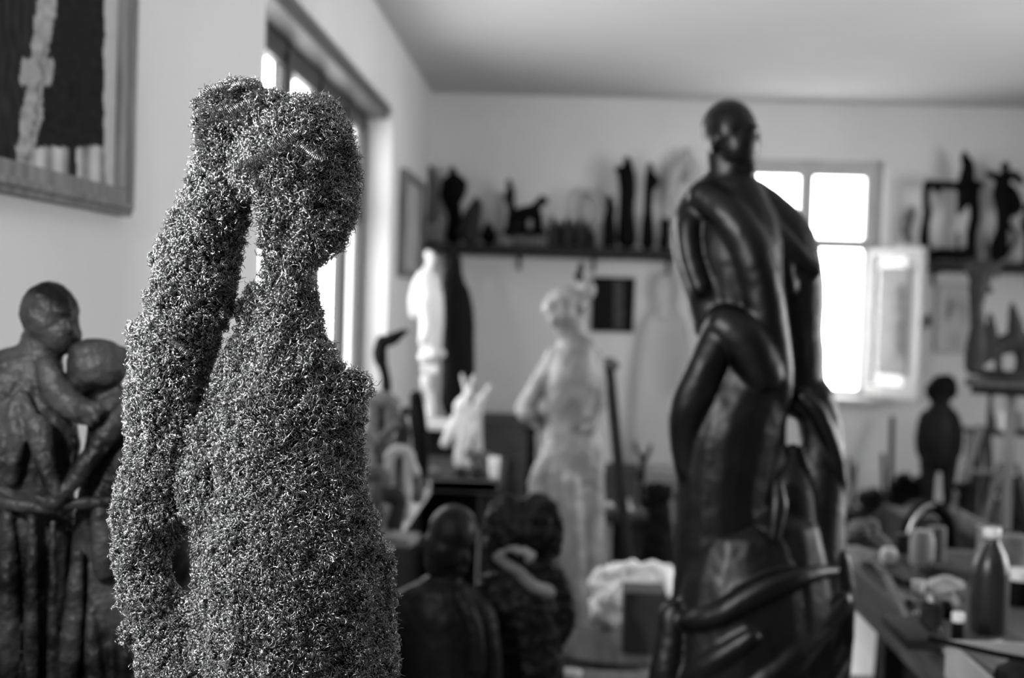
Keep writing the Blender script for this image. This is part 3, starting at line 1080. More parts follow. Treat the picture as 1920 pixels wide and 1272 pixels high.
def shelf(name, label, px0, px1, py_top, th, Y0, m, zpx):
    z = float(at(zpx, py_top, Y0)[2])
    x0, x1 = float(at(px0, py_top, Y0)[0]), float(at(px1, py_top, Y0)[0])
    t = T(name, label, 'shelf', ((x0 + x1) / 2, (Y0 + YB) / 2, z - th))
    put('board', bx(x0, x1, Y0, YB - 0.003, z - th, z, 0.004), m, t, smooth=False)
    for q in np.linspace(x0 + 0.15, x1 - 0.15, 4):
        put('bracket', join(bx(q - .012, q + .012, YB - .16, YB - .003, z - th - .014, z - th), bx(q - .012, q + .012, YB - .016, YB - .003, z - th - .1, z - th - .014)), 'woodd', t, smooth=False)
    return z


zl = shelf('wall_shelf', 'long dark shelf full of small figures on the back wall', 790, 1300, 461, 0.075, 9.44, 'woodd', 1000)


def fig(name, label, pieces, m, z, Y=YSH, vox=1.6, sm=2, rough=0.8, cat='figurine', group=None, rs=7):
    if Y > 9.35 and group is None and m == 'black':
        pieces = [('t', p[1] + np.array([0, 0, 2.0, 0]), p[2], p[3]) if p[0] == 't' else ('e', p[1], p[2], p[3] + 1.6, p[4] + 1.6, p[5] + 1, p[6], p[7]) for p in pieces]
    return put(name, sit(clay(Y, pieces, vox, sm, rough, rs), z), m, None, label, cat, group)


def stander(x, top, base, w=10, lean=0, arms=True):
    """a little standing figure: head, shoulders, trunk, two legs, plinth"""
    h = base - top
    hr = h * 0.07
    hx = x + lean
    pcs = [el(hx, top + hr * 1.2, hr * 0.9, hr * 1.25), tb((hx, top + 2 * hr, hr * .5), (hx, top + 3 * hr, hr * .6)),
           tb((hx - w * .6, top + .22 * h, w * .28), (hx, top + .2 * h, w * .36), (hx + w * .6, top + .22 * h, w * .28)),
           tb((hx, top + .22 * h, w * .6), (x, top + .4 * h, w * .48), (x, top + .52 * h, w * .6)),
           tb((x - w * .28, top + .5 * h, w * .34), (x - w * .34, top + .75 * h, w * .26), (x - w * .36, base - 3, w * .24)),
           tb((x + w * .28, top + .5 * h, w * .34), (x + w * .34, top + .75 * h, w * .26), (x + w * .36, base - 3, w * .24)),
           tb((x - w, base - 2, 3), (x + w, base - 2, 3), d=1.4)]
    if arms:
        pcs += [tb((hx - w * .75, top + .23 * h, w * .22), (hx - w * 1.0, top + .4 * h, w * .19), (x - w * .7, top + .52 * h, w * .17)),
                tb((hx + w * .75, top + .23 * h, w * .22), (hx + w * 1.0, top + .4 * h, w * .19), (x + w * .7, top + .52 * h, w * .17))]
    return pcs


fig('figurine', 'dim grey draped figure at the window end of the back shelf', [el(807, 338, 8, 10), tb((807, 345, 9), (804, 370, 16), (801, 410, 16), (801, 462, 14))], 'grey', zl, 9.7)
fig('figurine', 'small pale seated figure in front of the dim draped one on back shelf', [el(824, 424, 6, 7), tb((824, 428, 8), (822, 445, 9), (820, 462, 9)), tb((820, 456, 6), (805, 452, 7), (804, 462, 6)), el(806, 440, 8, 8)], 'midgrey', zl, 9.53)
fig('figurine', 'dark broad-shouldered standing figure with tiny head on the back shelf', [el(848, 340, 6, 9), tb((848, 345, 5), (849, 356, 10)), tb((838, 362, 10), (852, 356, 12), (866, 364, 9), d=.7),
    tb((850, 362, 18), (846, 385, 19), (846, 402, 14)), tb((848, 400, 13), (852, 430, 12), (850, 462, 14)), tb((868, 362, 6), (866, 378, 6), (858, 390, 7)), tb((835, 365, 6), (832, 385, 6), (838, 400, 6))], 'black', zl, 9.7)
fig('figurine', 'dark seated figure with pointed head beside the broad-shouldered one', [tb((891, 392, 4), (892, 404, 11), (886, 425, 16), (880, 462, 18)), tb((878, 420, 9), (870, 445, 10), (866, 462, 9))], 'darkgrey', zl, 9.53)
fig('figurine', 'low black dome-shaped figure on the back shelf', [el(916, 452, 14, 16), tb((914, 430, 4), (916, 445, 9))], 'black', zl, 9.66)
fig('figurine', 'thin pale upright figure on the back shelf before the animal', stander(936, 362, 462, 6), 'paleplaster', zl, 9.72)
ho = zl
fig('figurine', 'black figure standing at the tail of a long-necked black animal', [
    el(954, 356, 6, 8), tb((955, 362, 6), (957, 375, 8), (957, 392, 7), (960, 412, 9), (958, 436, 10), (958, 448, 12)), tb((952, 370, 4), (948, 385, 4), (953, 396, 4)),
    tb((950, 448, 8), (985, 450, 8), (1014, 448, 7), d=1.2), tb((985, 456, 12), (985, 462, 14))], 'darkclay', zl, 9.64)
hz = float(at(985, 441, 9.5)[2])
fig('animal_figurine', 'black long-necked animal figurine on a plinth on the back shelf', [
    tb((972, 404, 9), (985, 402, 11), (1002, 400, 11)), tb((1000, 398, 9), (1008, 388, 7), (1016, 380, 6), (1021, 378, 5)), tb((1018, 380, 5), (1024, 382, 3)), tb((1016, 376, 2), (1014, 372, 1.5)),
    tb((976, 408, 5), (974, 420, 4), (975, 436, 3.6)), tb((985, 408, 4.5), (984, 420, 3.6), (983, 436, 3.2)), tb((1003, 406, 5), (1004, 420, 3.8), (1002, 436, 3.4)), tb((1010, 404, 4.5), (1012, 420, 3.6), (1013, 436, 3.2)),
    tb((966, 402, 3), (960, 412, 2.5), (960, 424, 2)), tb((966, 439, 3.5), (990, 440, 3.5), (1020, 439, 3.5), d=2.2)], 'black', zl + 0.075, 9.52, 1.3)
put('plinth', box((at(992, 450, 9.52)[0], 9.52, zl + 0.0365), (0.25, 0.12, 0.073), bev=0.004), 'grey', None, 'grey block under the black long-necked animal', 'plinth')
for i, (x, t) in enumerate(((1036, 414), (1050, 422), (1062, 417), (1074, 421), (1087, 416), (1100, 424))):
    nm = ['first', 'second', 'third', 'fourth', 'fifth', 'sixth'][i]
    fig('figurine', f'{nm} figure from the long-necked animal in the low grey row on the back shelf', [el(x, t + 5, 4.5, 6), tb((x, t + 10, 6), (x + 1, t + 25, 9), (x, 462, 10))], 'darkgrey', zl, 9.5 + .13 * (i % 2), group='low grey row on the back shelf')
fig('ring_sculpture', 'pale grey hoop-shaped sculpture on thin legs on the back shelf', [
    tb((1092, 425, 5), (1086, 395, 5), (1090, 368, 6), (1104, 358, 7), (1120, 366, 6), (1128, 388, 5), (1126, 415, 5), (1118, 428, 5)), tb((1096, 420, 5), (1110, 430, 6), (1122, 425, 5)), tb((1100, 430, 4), (1098, 462, 4)),
    tb((1118, 430, 4), (1120, 462, 4)), tb((1090, 460, 3), (1126, 460, 3))], 'paleplaster', zl, 9.72)
fig('figurine', 'tiny dark figure under the pale hoop sculpture', [el(1112, 442, 4, 5), tb((1112, 447, 5), (1112, 462, 7))], 'darkgrey', zl, 9.52)
fig('figurine', 'small dark bowed figure left of the tall black pair', [el(1143, 376, 5, 6), tb((1144, 382, 5), (1145, 395, 7), (1141, 412, 8), (1139, 425, 7)), tb((1137, 424, 4), (1135, 462, 4)), tb((1147, 410, 4), (1150, 440, 4), (1150, 462, 4)), tb((1133, 460, 3), (1152, 460, 3))], 'black', zl, 9.52)
fig('statuette', 'tallest black statuette with raised shoulder on the back shelf', [tb((1175, 310, 4), (1177, 325, 8), (1178, 345, 11)), tb((1158, 330, 5), (1168, 334, 8), (1180, 342, 10)),
    tb((1174, 340, 15), (1176, 370, 14), (1174, 410, 13), (1175, 462, 17))], 'black', zl)
fig('statuette', 'slim black statuette with bent elbow on the back shelf', [el(1218, 320, 5, 8), tb((1218, 326, 5), (1219, 345, 9), (1216, 370, 7), (1215, 400, 7), (1214, 430, 10), (1214, 462, 12)), tb((1222, 334, 5), (1231, 346, 4.5), (1222, 358, 4))], 'black', zl)
fig('figurine', 'small black upright figure right of the slim statuette', [el(1247, 418, 6, 6), tb((1247, 420, 8), (1247, 440, 8), (1245, 462, 9))], 'black', zl, 9.55)
fig('figurine', 'small dark leaning figure behind the bronze shoulder on the back shelf', [el(1274, 410, 4, 5), tb((1274, 414, 4), (1270, 435, 6), (1268, 462, 7))], 'darkclay', zl, 9.64)
fig('wing_sculpture', 'tall pale grey wing-like sculpture at the bronze end of the back shelf', [
    tb((1286, 276, 5), (1278, 300, 12), (1262, 330, 14), (1258, 370, 8), (1262, 390, 6), (1264, 462, 5)), tb((1290, 300, 9), (1298, 320, 8), (1290, 340, 6)), tb((1256, 460, 3), (1272, 460, 3))], 'paleplaster', zl, 9.72)

# right shelf
zr = shelf('wall_shelf', 'dark shelf with black sculptures right of the window', 1740, 2100, 490, 0.07, 9.42, 'woodd', 1800)
fig('frame_sculpture', 'black square open frame sculpture with a spired hanging figure', [
    tb((1738, 350, 6), (1736, 380, 5), (1739, 400, 6), (1736, 420, 6), (1733, 450, 8), (1736, 470, 8), (1742, 484, 8)), tb((1738, 349, 6), (1760, 350, 6), (1800, 352, 6), (1838, 350, 5)), tb((1756, 352, 7), (1758, 362, 4)),
    tb((1808, 290, 3), (1810, 302, 7), (1815, 315, 10), (1812, 345, 13), (1812, 365, 17), (1804, 385, 9), (1798, 402, 3)), tb((1828, 350, 7), (1826, 380, 8), (1828, 410, 8), (1822, 440, 8), (1820, 470, 8), (1810, 482, 9)),
    tb((1812, 370, 8), (1826, 382, 8)), tb((1744, 482, 8), (1770, 480, 9), (1800, 481, 9), (1820, 478, 10))], 'black', zr, 9.55, 1.8)
fig('figurine', 'small dark figurine inside the black square frame', [el(1796, 444, 3, 4), tb((1796, 448, 4), (1795, 465, 3.5), (1795, 474, 4))], 'darkgrey', zr + 0.082, 9.55)
fig('figurine', 'little grey figure between frame sculpture and caped dancer', stander(1848, 432, 488, 4), 'grey', zr, 9.73)
fig('figurine', 'short grey stump of clay on the right shelf', [tb((1852, 462, 4), (1851, 475, 5), (1851, 488, 6))], 'grey', zr, 9.5)
fig('dancer_sculpture', 'black caped dancing figure with one arm raised on the right shelf', [
    el(1884, 324, 7, 9), tb((1884, 332, 5), (1882, 345, 10), (1877, 370, 14), (1880, 395, 13), (1882, 410, 11)), tb((1888, 346, 6), (1900, 338, 6), (1912, 350, 6)), tb((1874, 346, 7), (1862, 340, 5), (1852, 338, 4)),
    tb((1894, 365, 7), (1904, 385, 9), (1908, 402, 7), (1898, 408, 7)), tb((1880, 405, 11), (1878, 440, 9), (1868, 470, 10), (1866, 490, 13)), tb((1886, 410, 9), (1880, 440, 8), (1880, 488, 8)),
    tb((1890, 432, 2.2), (1901, 445, 2.2), (1905, 458, 2.2), (1898, 472, 2.2), (1888, 482, 2.2))], 'black', zr, 9.55, 1.8)
fig('figurine', 'dark figure cut off by the right edge of the shelf', stander(1926, 380, 492, 11), 'darkclay', zr, 9.6)
# pale relief between window and right shelf
put('wall_bracket', box((at(1706, 462, 9.7)[0], 9.73, float(at(1706, 458, 9.7)[2]) - 0.012), (0.16, 0.135, 0.024), bev=0.003), 'wall', None, 'small pale wall ledge beside the back window', 'ledge')
fig('figurine', 'pale grey bowed figurine on the small ledge beside the window', [el(1708, 398, 6, 8), tb((1708, 402, 8), (1700, 420, 11), (1700, 440, 7), (1704, 456, 7)), tb((1700, 425, 5), (1690, 435, 3), (1696, 445, 3))], 'midgrey', float(at(1706, 458, 9.7)[2]), 9.72)

# ================================================================== PICTURES ON THE BACK WALL


def wall_picture(name, label, cat, p0, p1, fwid, fm, fn, glass=False, nx=50, ny=70):
    a, b = at(p0[0], p0[1], YB - 0.02), at(p1[0], p1[1], YB - 0.02)
    x0, x1, z1, z0 = a[0], b[0], a[2], b[2]
    t = T(name, label, cat, ((x0 + x1) / 2, YB - 0.01, z0))
    put('frame', join(bx(x0, x1, YB - .03, YB - .002, z0, z0 + fwid), bx(x0, x1, YB - .03, YB - .002, z1 - fwid, z1),
                      bx(x0, x0 + fwid, YB - .03, YB - .002, z0 + fwid, z1 - fwid), bx(x1 - fwid, x1, YB - .03, YB - .002, z0 + fwid, z1 - fwid)), fm, t, smooth=False)
    c = put('canvas', grid((x0 + fwid * .9, YB - .014, z0 + fwid * .9), (1, 0, 0), (0, 0, 1), x1 - x0 - 1.8 * fwid, z1 - z0 - 1.8 * fwid, nx, ny), 'art', t)
    ink(c, fn)
    return t


wall_picture('small_painting', 'small nearly black painting on the back wall behind the pale girl', 'painting', (1111, 519), (1187, 624), 0.016, 'black',
             lambda P: 0.012 + (0.05 + 0.05 * nz(*proj(P), 7, 3) if abs(proj(P)[0] - 1160 - 3 * nz(0, proj(P)[1], 12, 1)) < 9 else 0))


def sketch(P):
    px, py = proj(P)
    d = 0.5
    for cx, cy, rx, ry, k in ((1782, 575, 9, 17, .38), (1776, 592, 6, 12, .3), (1808, 590, 7, 22, .28), (1790, 640, 16, 22, .2), (1798, 570, 12, 14, .16)):
        q = ((px - cx) / rx) ** 2 + ((py - cy) / ry) ** 2
        d -= k * math.exp(-q) * (0.7 + 0.6 * nz(px, py, 6, cx))
    return max(0.05, d)


wall_picture('framed_drawing', 'pale framed figure drawing hanging right of the open window', 'drawing', (1757, 532), (1822, 664), 0.018, 'paleplaster', sketch)
put('wall_hook', clay(9.76, [tb((1739, 592, 4), (1740, 604, 6), (1738, 612, 4))], 1.2, 2), 'black', None, 'small black knob on the wall between window and drawing', 'hook')

# drawing fixed on the swung-in casement
hh, dd, nn = sash_h, sash_d, sash_n
nrm = np.array([dd[1], -dd[0]])
if nrm[1] > 0:
    nrm = -nrm
o0 = hh + dd * 0.14 + nrm * 0.016
dz0, dz1 = sz0 + 0.17, sz1 - 0.15
dr = put('figure_drawing', grid((o0[0], o0[1], dz0), (dd[0], dd[1], 0), (0, 0, 1), nn - 0.28, dz1 - dz0, 30, 60), 'art', None, 'tall sheet with a dark standing figure fixed on the open casement', 'drawing')


def sash_ink(P):
    px, py = proj(P)
    v = 0.30 + 0.05 * nz(px, py, 14, 2)
    q = ((px - 1690 + 0.02 * (py - 600)) / (9 + 3 * nz(0, py, 14, 1))) ** 2
    if 535 < py < 672:
        v -= 0.22 * math.exp(-q) * (0.8 + 0.5 * nz(px, py, 9, 4))
    return max(0.04, v)


ink(dr, sash_ink)
md = dr.modifiers.new('paper', 'SOLIDIFY')
md.thickness = 0.003

# framed picture seen edge-on on the left wall past the window
ly0, ly1 = 8.0, 9.1
lz1, lz0 = float(on_x(757, 322, XL)[2]), float(on_x(757, 520, XL)[2])
lp = T('framed_picture', 'pale framed picture seen edge-on on the left wall beyond the window', 'picture', (XL, (ly0 + ly1) / 2, lz0))
put('frame', join(bx(XL + .002, XL + .05, ly0, ly1, lz0, lz0 + .04), bx(XL + .002, XL + .05, ly0, ly1, lz1 - .04, lz1), bx(XL + .002, XL + .05, ly0, ly0 + .04, lz0 + .04, lz1 - .04), bx(XL + .002, XL + .05, ly1 - .04, ly1, lz0 + .04, lz1 - .04)), 'frame', lp, smooth=False)
lc = put('canvas', grid((XL + .02, ly1 - .035, lz0 + .035), (0, -1, 0), (0, 0, 1), ly1 - ly0 - .07, lz1 - lz0 - .07, 20, 20), 'art', lp)
ink(lc, lambda P: 0.36 + 0.1 * nz(P[1], P[2], 0.15, 2))
# flat pale figure shape against the back wall, a little greyer than it
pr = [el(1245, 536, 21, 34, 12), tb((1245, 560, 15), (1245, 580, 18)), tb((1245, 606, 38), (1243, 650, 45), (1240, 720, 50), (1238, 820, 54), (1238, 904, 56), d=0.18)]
put('pale_silhouette', sit(clay(9.74, pr, 3, 4), 0.0), 'palewall', None, 'tall pale figure-shaped silhouette flat against the back wall', 'sculpture')

# ================================================================== TABLES AND FIGURES BY THE LEFT WALL
zt = 0.80
xA = -0.56
tx0 = XL + 0.03
tA = T('side_table', 'long grey work table along the left wall, end towards us', 'table', ((tx0 + xA) / 2, 4.75, 0))
put('tabletop', bx(tx0, xA, 4.0, 5.5, zt - .04, zt, .005), 'woodm', tA, smooth=False)
for x in (tx0 + .05, xA - .05):
    for y in (4.06, 5.44):
        put('leg', bx(x - .03, x + .03, y - .03, y + .03, 0, zt - .04), 'woodd', tA, smooth=False)
put('edge_strip', bx(xA, xA + .02, 3.98, 5.5, zt - .05, zt + .006, .003), 'card', tA, smooth=False)
put('side_panel', bx(xA - .03, xA - .012, 4.1, 5.4, 0.1, zt - .04), 'black', tA, smooth=False)
xB = float(at(935, 905, 5.75)[0])
zt2 = float(at(880, 902, 5.75)[2])
tB = T('side_table', 'pale-edged table crosswise behind the long work table', 'table', ((tx0 + xB) / 2, 6.3, 0))
put('tabletop', bx(tx0, xB, 5.74, 6.62, zt2 - .045, zt2, .005), 'woodd', tB, smooth=False)
for x in (tx0 + .05, xB - .05):
    put('edge_strip', join(bx(tx0, xB, 5.72, 5.74, zt2 - .05, zt2 + .006, .003), bx(tx0, xB, 5.74, 5.80, zt2 + .0005, zt2 + .006, .001)), 'card', tB, smooth=False)
for y in (5.8, 6.56):
        put('leg', bx(x - .03, x + .03, y - .03, y + .03, 0, zt2 - .045), 'woodd', tB, smooth=False)
put('back_panel', bx(tx0 + .1, xB - .1, 5.9, 5.92, .08, zt2 - .05), 'black', tB, smooth=False)

# white draped figure and dark companion on a high stand
YD = 6.9
zd = float(at(830, 790, YD)[2])
sd = T('tall_stand', 'tall dark pedestal behind the tables carrying the white draped figure', 'pedestal', (*at(830, 790, YD)[:2], 0))
sx = at(828, 790, YD)[0]
put('top_board', box((sx, YD, zd - .015), (.36, .42, .03), bev=.004), 'card', sd, smooth=False)
put('column', box((sx, YD, (zd - .03) / 2), (.28, .32, zd - .03), bev=.004), 'darkclay', sd, smooth=False)
fig('draped_statuette', 'white plaster draped standing figure with fruit at its feet by the window', [
    el(808, 493, 9, 13), el(803, 486, 8, 8), tb((807, 500, 7), (803, 515, 10), (798, 530, 17), (800, 560, 20), (806, 600, 20), (806, 640, 20), (806, 670, 17)),
    tb((788, 530, 10), (778, 555, 9), (774, 580, 8), (776, 600, 7)), tb((812, 530, 10), (818, 560, 12), (822, 610, 10), (820, 660, 8)),
    tb((795, 580, 9, -14), (800, 620, 8, -16), (790, 650, 7, -16)),
    el(805, 660, 10, 9), el(796, 678, 13, 12, 12, -6), el(812, 672, 11, 11, 11, -10), el(828, 672, 8, 8), el(800, 700, 11, 10, 12, -4), el(814, 703, 11, 11, 12, -8), el(800, 722, 12, 14), tb((800, 720, 12), (798, 735, 9), (806, 750, 8), (806, 790, 9))],
    'plaster', zd, YD, 1.8, 2, 1.2, cat='statuette')
fig('cloaked_statuette', 'tall black cloaked figure with pointed collar beside the white draped one', [
    tb((848, 505, 6), (852, 520, 12), (848, 550, 20), (852, 600, 27), (854, 650, 30), (856, 720, 30), (856, 788, 32)), tb((824, 500, 8), (836, 508, 8), (846, 520, 10)), tb((862, 580, 18), (876, 620, 12), (880, 680, 9), (882, 740, 8))],
    'black', zd, YD + .16, 2.2, 3, 1.2, cat='statuette')

# pale figures with raised arms on the crosswise table
fig('rabbit_figurine', 'white long-eared upright figurine leaning on the crosswise table', [
    tb((874, 758, 9), (866, 775, 15), (860, 795, 12), (846, 825, 13), (834, 845, 9)), el(878, 750, 9, 12), tb((880, 742, 4), (884, 728, 4), (888, 718, 3)), tb((872, 742, 4), (868, 728, 3.5), (866, 716, 3)),
    tb((872, 790, 12), (868, 820, 14), (866, 880, 16)), tb((878, 775, 5), (888, 790, 4))], 'plaster', zt2, 6.1, 1.8, 3, .8)
fig('rabbit_figurine', 'smaller white figurine with one raised arm right of the long-eared one', [
    tb((918, 752, 6), (908, 766, 6), (900, 778, 9)), el(900, 778, 9, 12), tb((898, 780, 10), (894, 805, 10), (896, 830, 8), (896, 890, 10)), tb((890, 832, 8), (884, 850, 8)), tb((884, 890, 6), (912, 890, 6))], 'paleplaster', zt2, 6.3, 1.8, 3, .8)
fig('figurine', 'low grey animal figurine lying before the white figurines', [tb((880, 852, 9), (900, 856, 11), (920, 858, 8)), el(878, 848, 7, 8), tb((888, 860, 5), (886, 885, 4)), tb((908, 860, 5), (908, 885, 4))], 'grey', zt2, 6.0)
cxy = at(936, 890, 5.95)
put('cup', lathe((cxy[0] - .02, 5.84, zt2), [(.018, 0), (.021, .004), (.027, .1), (.024, .1), (.019, .012)], 24), 'cream', None, 'white cup at the right corner of the crosswise table', 'cup')
for i, (px, r, m_, lb) in enumerate(((815, 9, 'midgrey', 'pale grey lump of clay left of the white figurines'), (862, 12, 'darkgrey', 'dark lump of clay on the front edge of the crosswise table'), (893, 13, 'darkgrey', 'dark rounded lump between the white figurines and the cup'))):
    fig('clay_lump', lb, [el(px, 880, r, r * .8), el(px + 6, 886, r * .8, r * .5)], m_, zt2, 5.84, 1.8, 2, 1.5, cat='clay')

# figures crowding the long table
YA = 5.0
A_ = [
    ('bird_sculpture', 'black bird-like sculpture with flared top at the window end of the long table', 'black', 5.3,
     [tb((715, 640, 10), (735, 636, 12), (752, 626, 8), (762, 622, 5)), tb((716, 640, 12), (712, 665, 14), (718, 690, 10), (724, 720, 10), (720, 790, 12), (722, 900, 18))]),
    ('figurine', 'dark thin upright figure in front of the tall pedestal', 'black', 5.25,
     [el(780, 745, 13, 15), tb((782, 750, 12), (788, 790, 13), (792, 840, 12), (790, 905, 14)), tb((772, 760, 5), (772, 790, 5), (778, 830, 5))]),
    ('horse_figurine', 'pale grey rounded animal figurine beside the wire figure', 'midgrey', 4.7,
     [tb((690, 735, 12), (715, 730, 16), (738, 738, 14)), tb((738, 740, 9), (748, 760, 7)), tb((700, 745, 12), (698, 800, 10), (700, 930, 12)), tb((730, 748, 10), (732, 800, 9), (734, 930, 12))]),
    ('figurine', 'grey reclining figure with an outstretched arm on the long table', 'grey', 4.55,
     [tb((712, 812, 8), (732, 796, 8), (750, 782, 7)), tb((690, 830, 10), (715, 818, 11), (735, 835, 10)), tb((715, 830, 14), (715, 945, 16))]),
    ('figurine', 'pale crouching figure on the near part of the long table', 'paleplaster', 4.5,
     [tb((730, 840, 10), (745, 828, 12), (765, 832, 11), (772, 850, 9), (780, 868, 9)), tb((735, 840, 10), (728, 870, 9), (735, 950, 12)), tb((765, 840, 9), (760, 950, 12))]),
    ('figurine', 'dark grey knotted figure between the crouching and reclining ones', 'darkgrey', 4.75,
     [tb((748, 770, 10), (756, 800, 14), (750, 840, 16), (752, 930, 18)), el(760, 762, 9, 10)]),
    ('figurine', 'grey curled figure at the wall side of the long table', 'grey', 4.3,
     [tb((690, 880, 14), (705, 870, 15), (722, 885, 14), (712, 905, 14), (700, 965, 18))]),
    ('figurine', 'dark lumpy figure at the near corner of the long table', 'darkgrey', 4.25,
     [tb((730, 905, 14), (742, 898, 15), (750, 915, 14), (740, 960, 16)), el(725, 895, 10, 11)]),
    ('figurine', 'grey leaning figure at the inner corner of the long table', 'grey', 4.9,
     [tb((768, 868, 9), (778, 885, 11), (784, 900, 12), (782, 925, 14)), el(765, 862, 8, 9)]),
    ('figurine', 'small grey figure with bent back at the wire figure shoulder', 'midgrey', 4.4,
     [tb((682, 800, 8), (692, 790, 10), (702, 805, 9)), tb((690, 800, 11), (688, 860, 11), (690, 950, 14))]),
]
for nm, lb, m_, Y, pc in A_:
    g = clay(Y, pc, 2.0, 3, 1.2, 8)
    g[0][:, 2] = np.maximum(g[0][:, 2], zt)
    put(nm, sit(g, zt), m_, None, lb, 'figurine')
for i, (px, Y, m_, lb) in enumerate(((700, 4.12, 'grey', 'grey slab of clay at the near end of the long table'), (752, 4.1, 'midgrey', 'flat pale offcut at the near corner of the long table'))):
    q = at(px, 960, Y)
    put('clay_slab', box((q[0], Y, zt + .015), (.13, .1, .03), rz=.4 + i, bev=.008), m_, None, lb, 'clay')

# pole leaning beside the girl
pa, pb_ = at(1142, 690, 6.45), at(1164, 915, 6.3)
pt = T('wooden_pole', 'dark leaning pole with a knobbed top right of the pale girl', 'pole', (pb_[0], pb_[1], 0))
dirp = (pa - pb_) / (pa - pb_)[2]
low = pb_ - dirp * pb_[2]
put('shaft', sweep([low, pa], 0.028, 12), 'darkclay', pt)
put('knob', clay(6.45, [el(1142, 682, 17, 12), el(1152, 686, 10, 9), el(1134, 678, 9, 8)], 1.5, 2), 'grey', pt)

# more small pieces crowding the long table
for i, (X, Y, hgt, w, m_, lb) in enumerate((
        (-.66, 4.35, .16, .03, 'midgrey', 'small pale standing figure at the aisle edge of the long table'),
        (-.80, 4.25, .2, .035, 'grey', 'small grey bent figure close to the wire figure waist'),
        (-.62, 5.0, .12, .04, 'paleplaster', 'white stubby head at the far aisle edge of the long table'),
        (-.72, 5.2, .24, .03, 'darkgrey', 'dark slim figure at the far end of the long table'),
        (-.88, 5.25, .3, .045, 'grey', 'grey tall figure at the wall corner of the long table'),
        (-.64, 4.12, .09, .045, 'grey', 'grey squat lump on the near aisle corner of the long table'),
        (-.74, 4.62, .12, .04, 'paleplaster', 'white rounded head in the middle of the long table'))):
    r_ = random.Random(300 + i)
    k_ = FPX / Y
    bxp, byp = proj((X, Y, zt))
    H_px, W_px = hgt * k_, w * k_
    pcs = [tb((bxp, byp, W_px), (bxp + r_.uniform(-.5, .5) * W_px, byp - .45 * H_px, W_px * .75), (bxp + r_.uniform(-.6, .6) * W_px, byp - .75 * H_px, W_px * .6)),
           el(bxp + r_.uniform(-.6, .6) * W_px, byp - .9 * H_px, W_px * .5, W_px * .6), tb((bxp - W_px * .6, byp - .65 * H_px, W_px * .25), (bxp - W_px * r_.uniform(.9, 1.5), byp - .4 * H_px, W_px * .22)),
           tb((bxp + W_px * .6, byp - .6 * H_px, W_px * .25), (bxp + W_px * r_.uniform(.9, 1.4), byp - .8 * H_px, W_px * .2))]
    put('figurine', sit(clay(Y, pcs, 2, 3, 1.2, 8), zt), m_, None, lb, 'figurine')

# ================================================================== WORKBENCH, lower right
zw = 0.86
bx0 = 0.865
bX1 = 1.95
wb_ = T('workbench', 'long worn grey workbench crowded with bottles and tools, lower right', 'bench', ((bx0 + bX1) / 2, 3.2, 0))
put('top', bx(bx0, bX1, 2.2, 4.05, zw - .035, zw, .005), 'woodm', wb_, smooth=False)
put('apron', bx(bx0 + .012, bx0 + .04, 2.25, 3.98, zw - .13, zw - .035, .003), 'woodm', wb_, smooth=False)
put('apron', bx(bx0 + .04, bX1 - .04, 3.95, 3.98, zw - .13, zw - .035, .003), 'woodm', wb_, smooth=False)
for x in (bx0 + .065, bX1 - .06):
    for y in (3.52, 2.32):
        put('leg', bx(x - .025, x + .025, y - .04, y + .04, 0, zw - .035, .003), 'woodd', wb_, smooth=False)
put('lower_shelf', bx(bx0 - .03, bX1 - .1, 2.38, 3.475, .17, .195), 'woodd', wb_, smooth=False)


def on_bench(px, Y):
    x = at(px, 1100, Y)[0]
    return np.array([x, Y, zw])


def jar(name, label, cat, px, Y, prof, m, group=None, lid=None, z=None):
    c = on_bench(px, Y)
    if z is not None:
        c[2] = z
    if lid is None:
        return put(name, lathe(c, prof, 28), m, None, label, cat, group)
    t = T(name, label, cat, c, group)
    put('body', lathe(c, prof, 28), m, t)
    put('cap', lathe(c + [0, 0, prof[-1][1]], lid[0], 20), lid[1], t)
    return t


# the big dark bottle
jar('bottle', 'big dark shouldered bottle with a white cap on the bench', 'bottle', 1856, 3.0,
    [(.036, 0), (.042, .005), (.0435, .02), (.0435, .135), (.041, .16), (.032, .185), (.021, .205), (.0165, .215), (.0165, .222)], 'bottle',
    lid=([(.018, 0), (.019, .003), (.019, .019), (.017, .022)], 'cream'))
jar('bottle', 'small black bottle with a white cap left of the big bottle', 'bottle', 1799, 2.86, [(.013, 0), (.014, .003), (.014, .045), (.012, .052), (.012, .056)], 'black',
    lid=([(.0135, 0), (.0135, .018), (.012, .02)], 'cream'))
jar('jar', 'white squat jar at the right edge behind the big bottle', 'jar', 1912, 3.3, [(.032, 0), (.036, .004), (.036, .06), (.034, .066)], 'black', lid=([(.037, 0), (.037, .02), (.034, .024)], 'cream'))
jar('tin_can', 'dark grey tin can on the near end of the bench top', 'can', 1748, 3.02, [(.026, 0), (.026, .055), (.0245, .055), (.0245, .006)], 'darkgrey')
jar('jar', 'pale glassy jar behind the black arched chair back', 'jar', 1726, 3.72, [(.03, 0), (.034, .005), (.034, .085), (.028, .1), (.028, .11)], 'paleplaster')
jar('jar', 'tall pale jar right of the glassy one behind the bench tools', 'jar', 1752, 3.8, [(.026, 0), (.028, .004), (.028, .1), (.026, .11)], 'midgrey')
jar('cup', 'small white cup lying before the arched chair back', 'cup', 1722, 3.4, [(.012, 0), (.015, .002), (.019, .03), (.017, .03), (.013, .004)], 'cream')
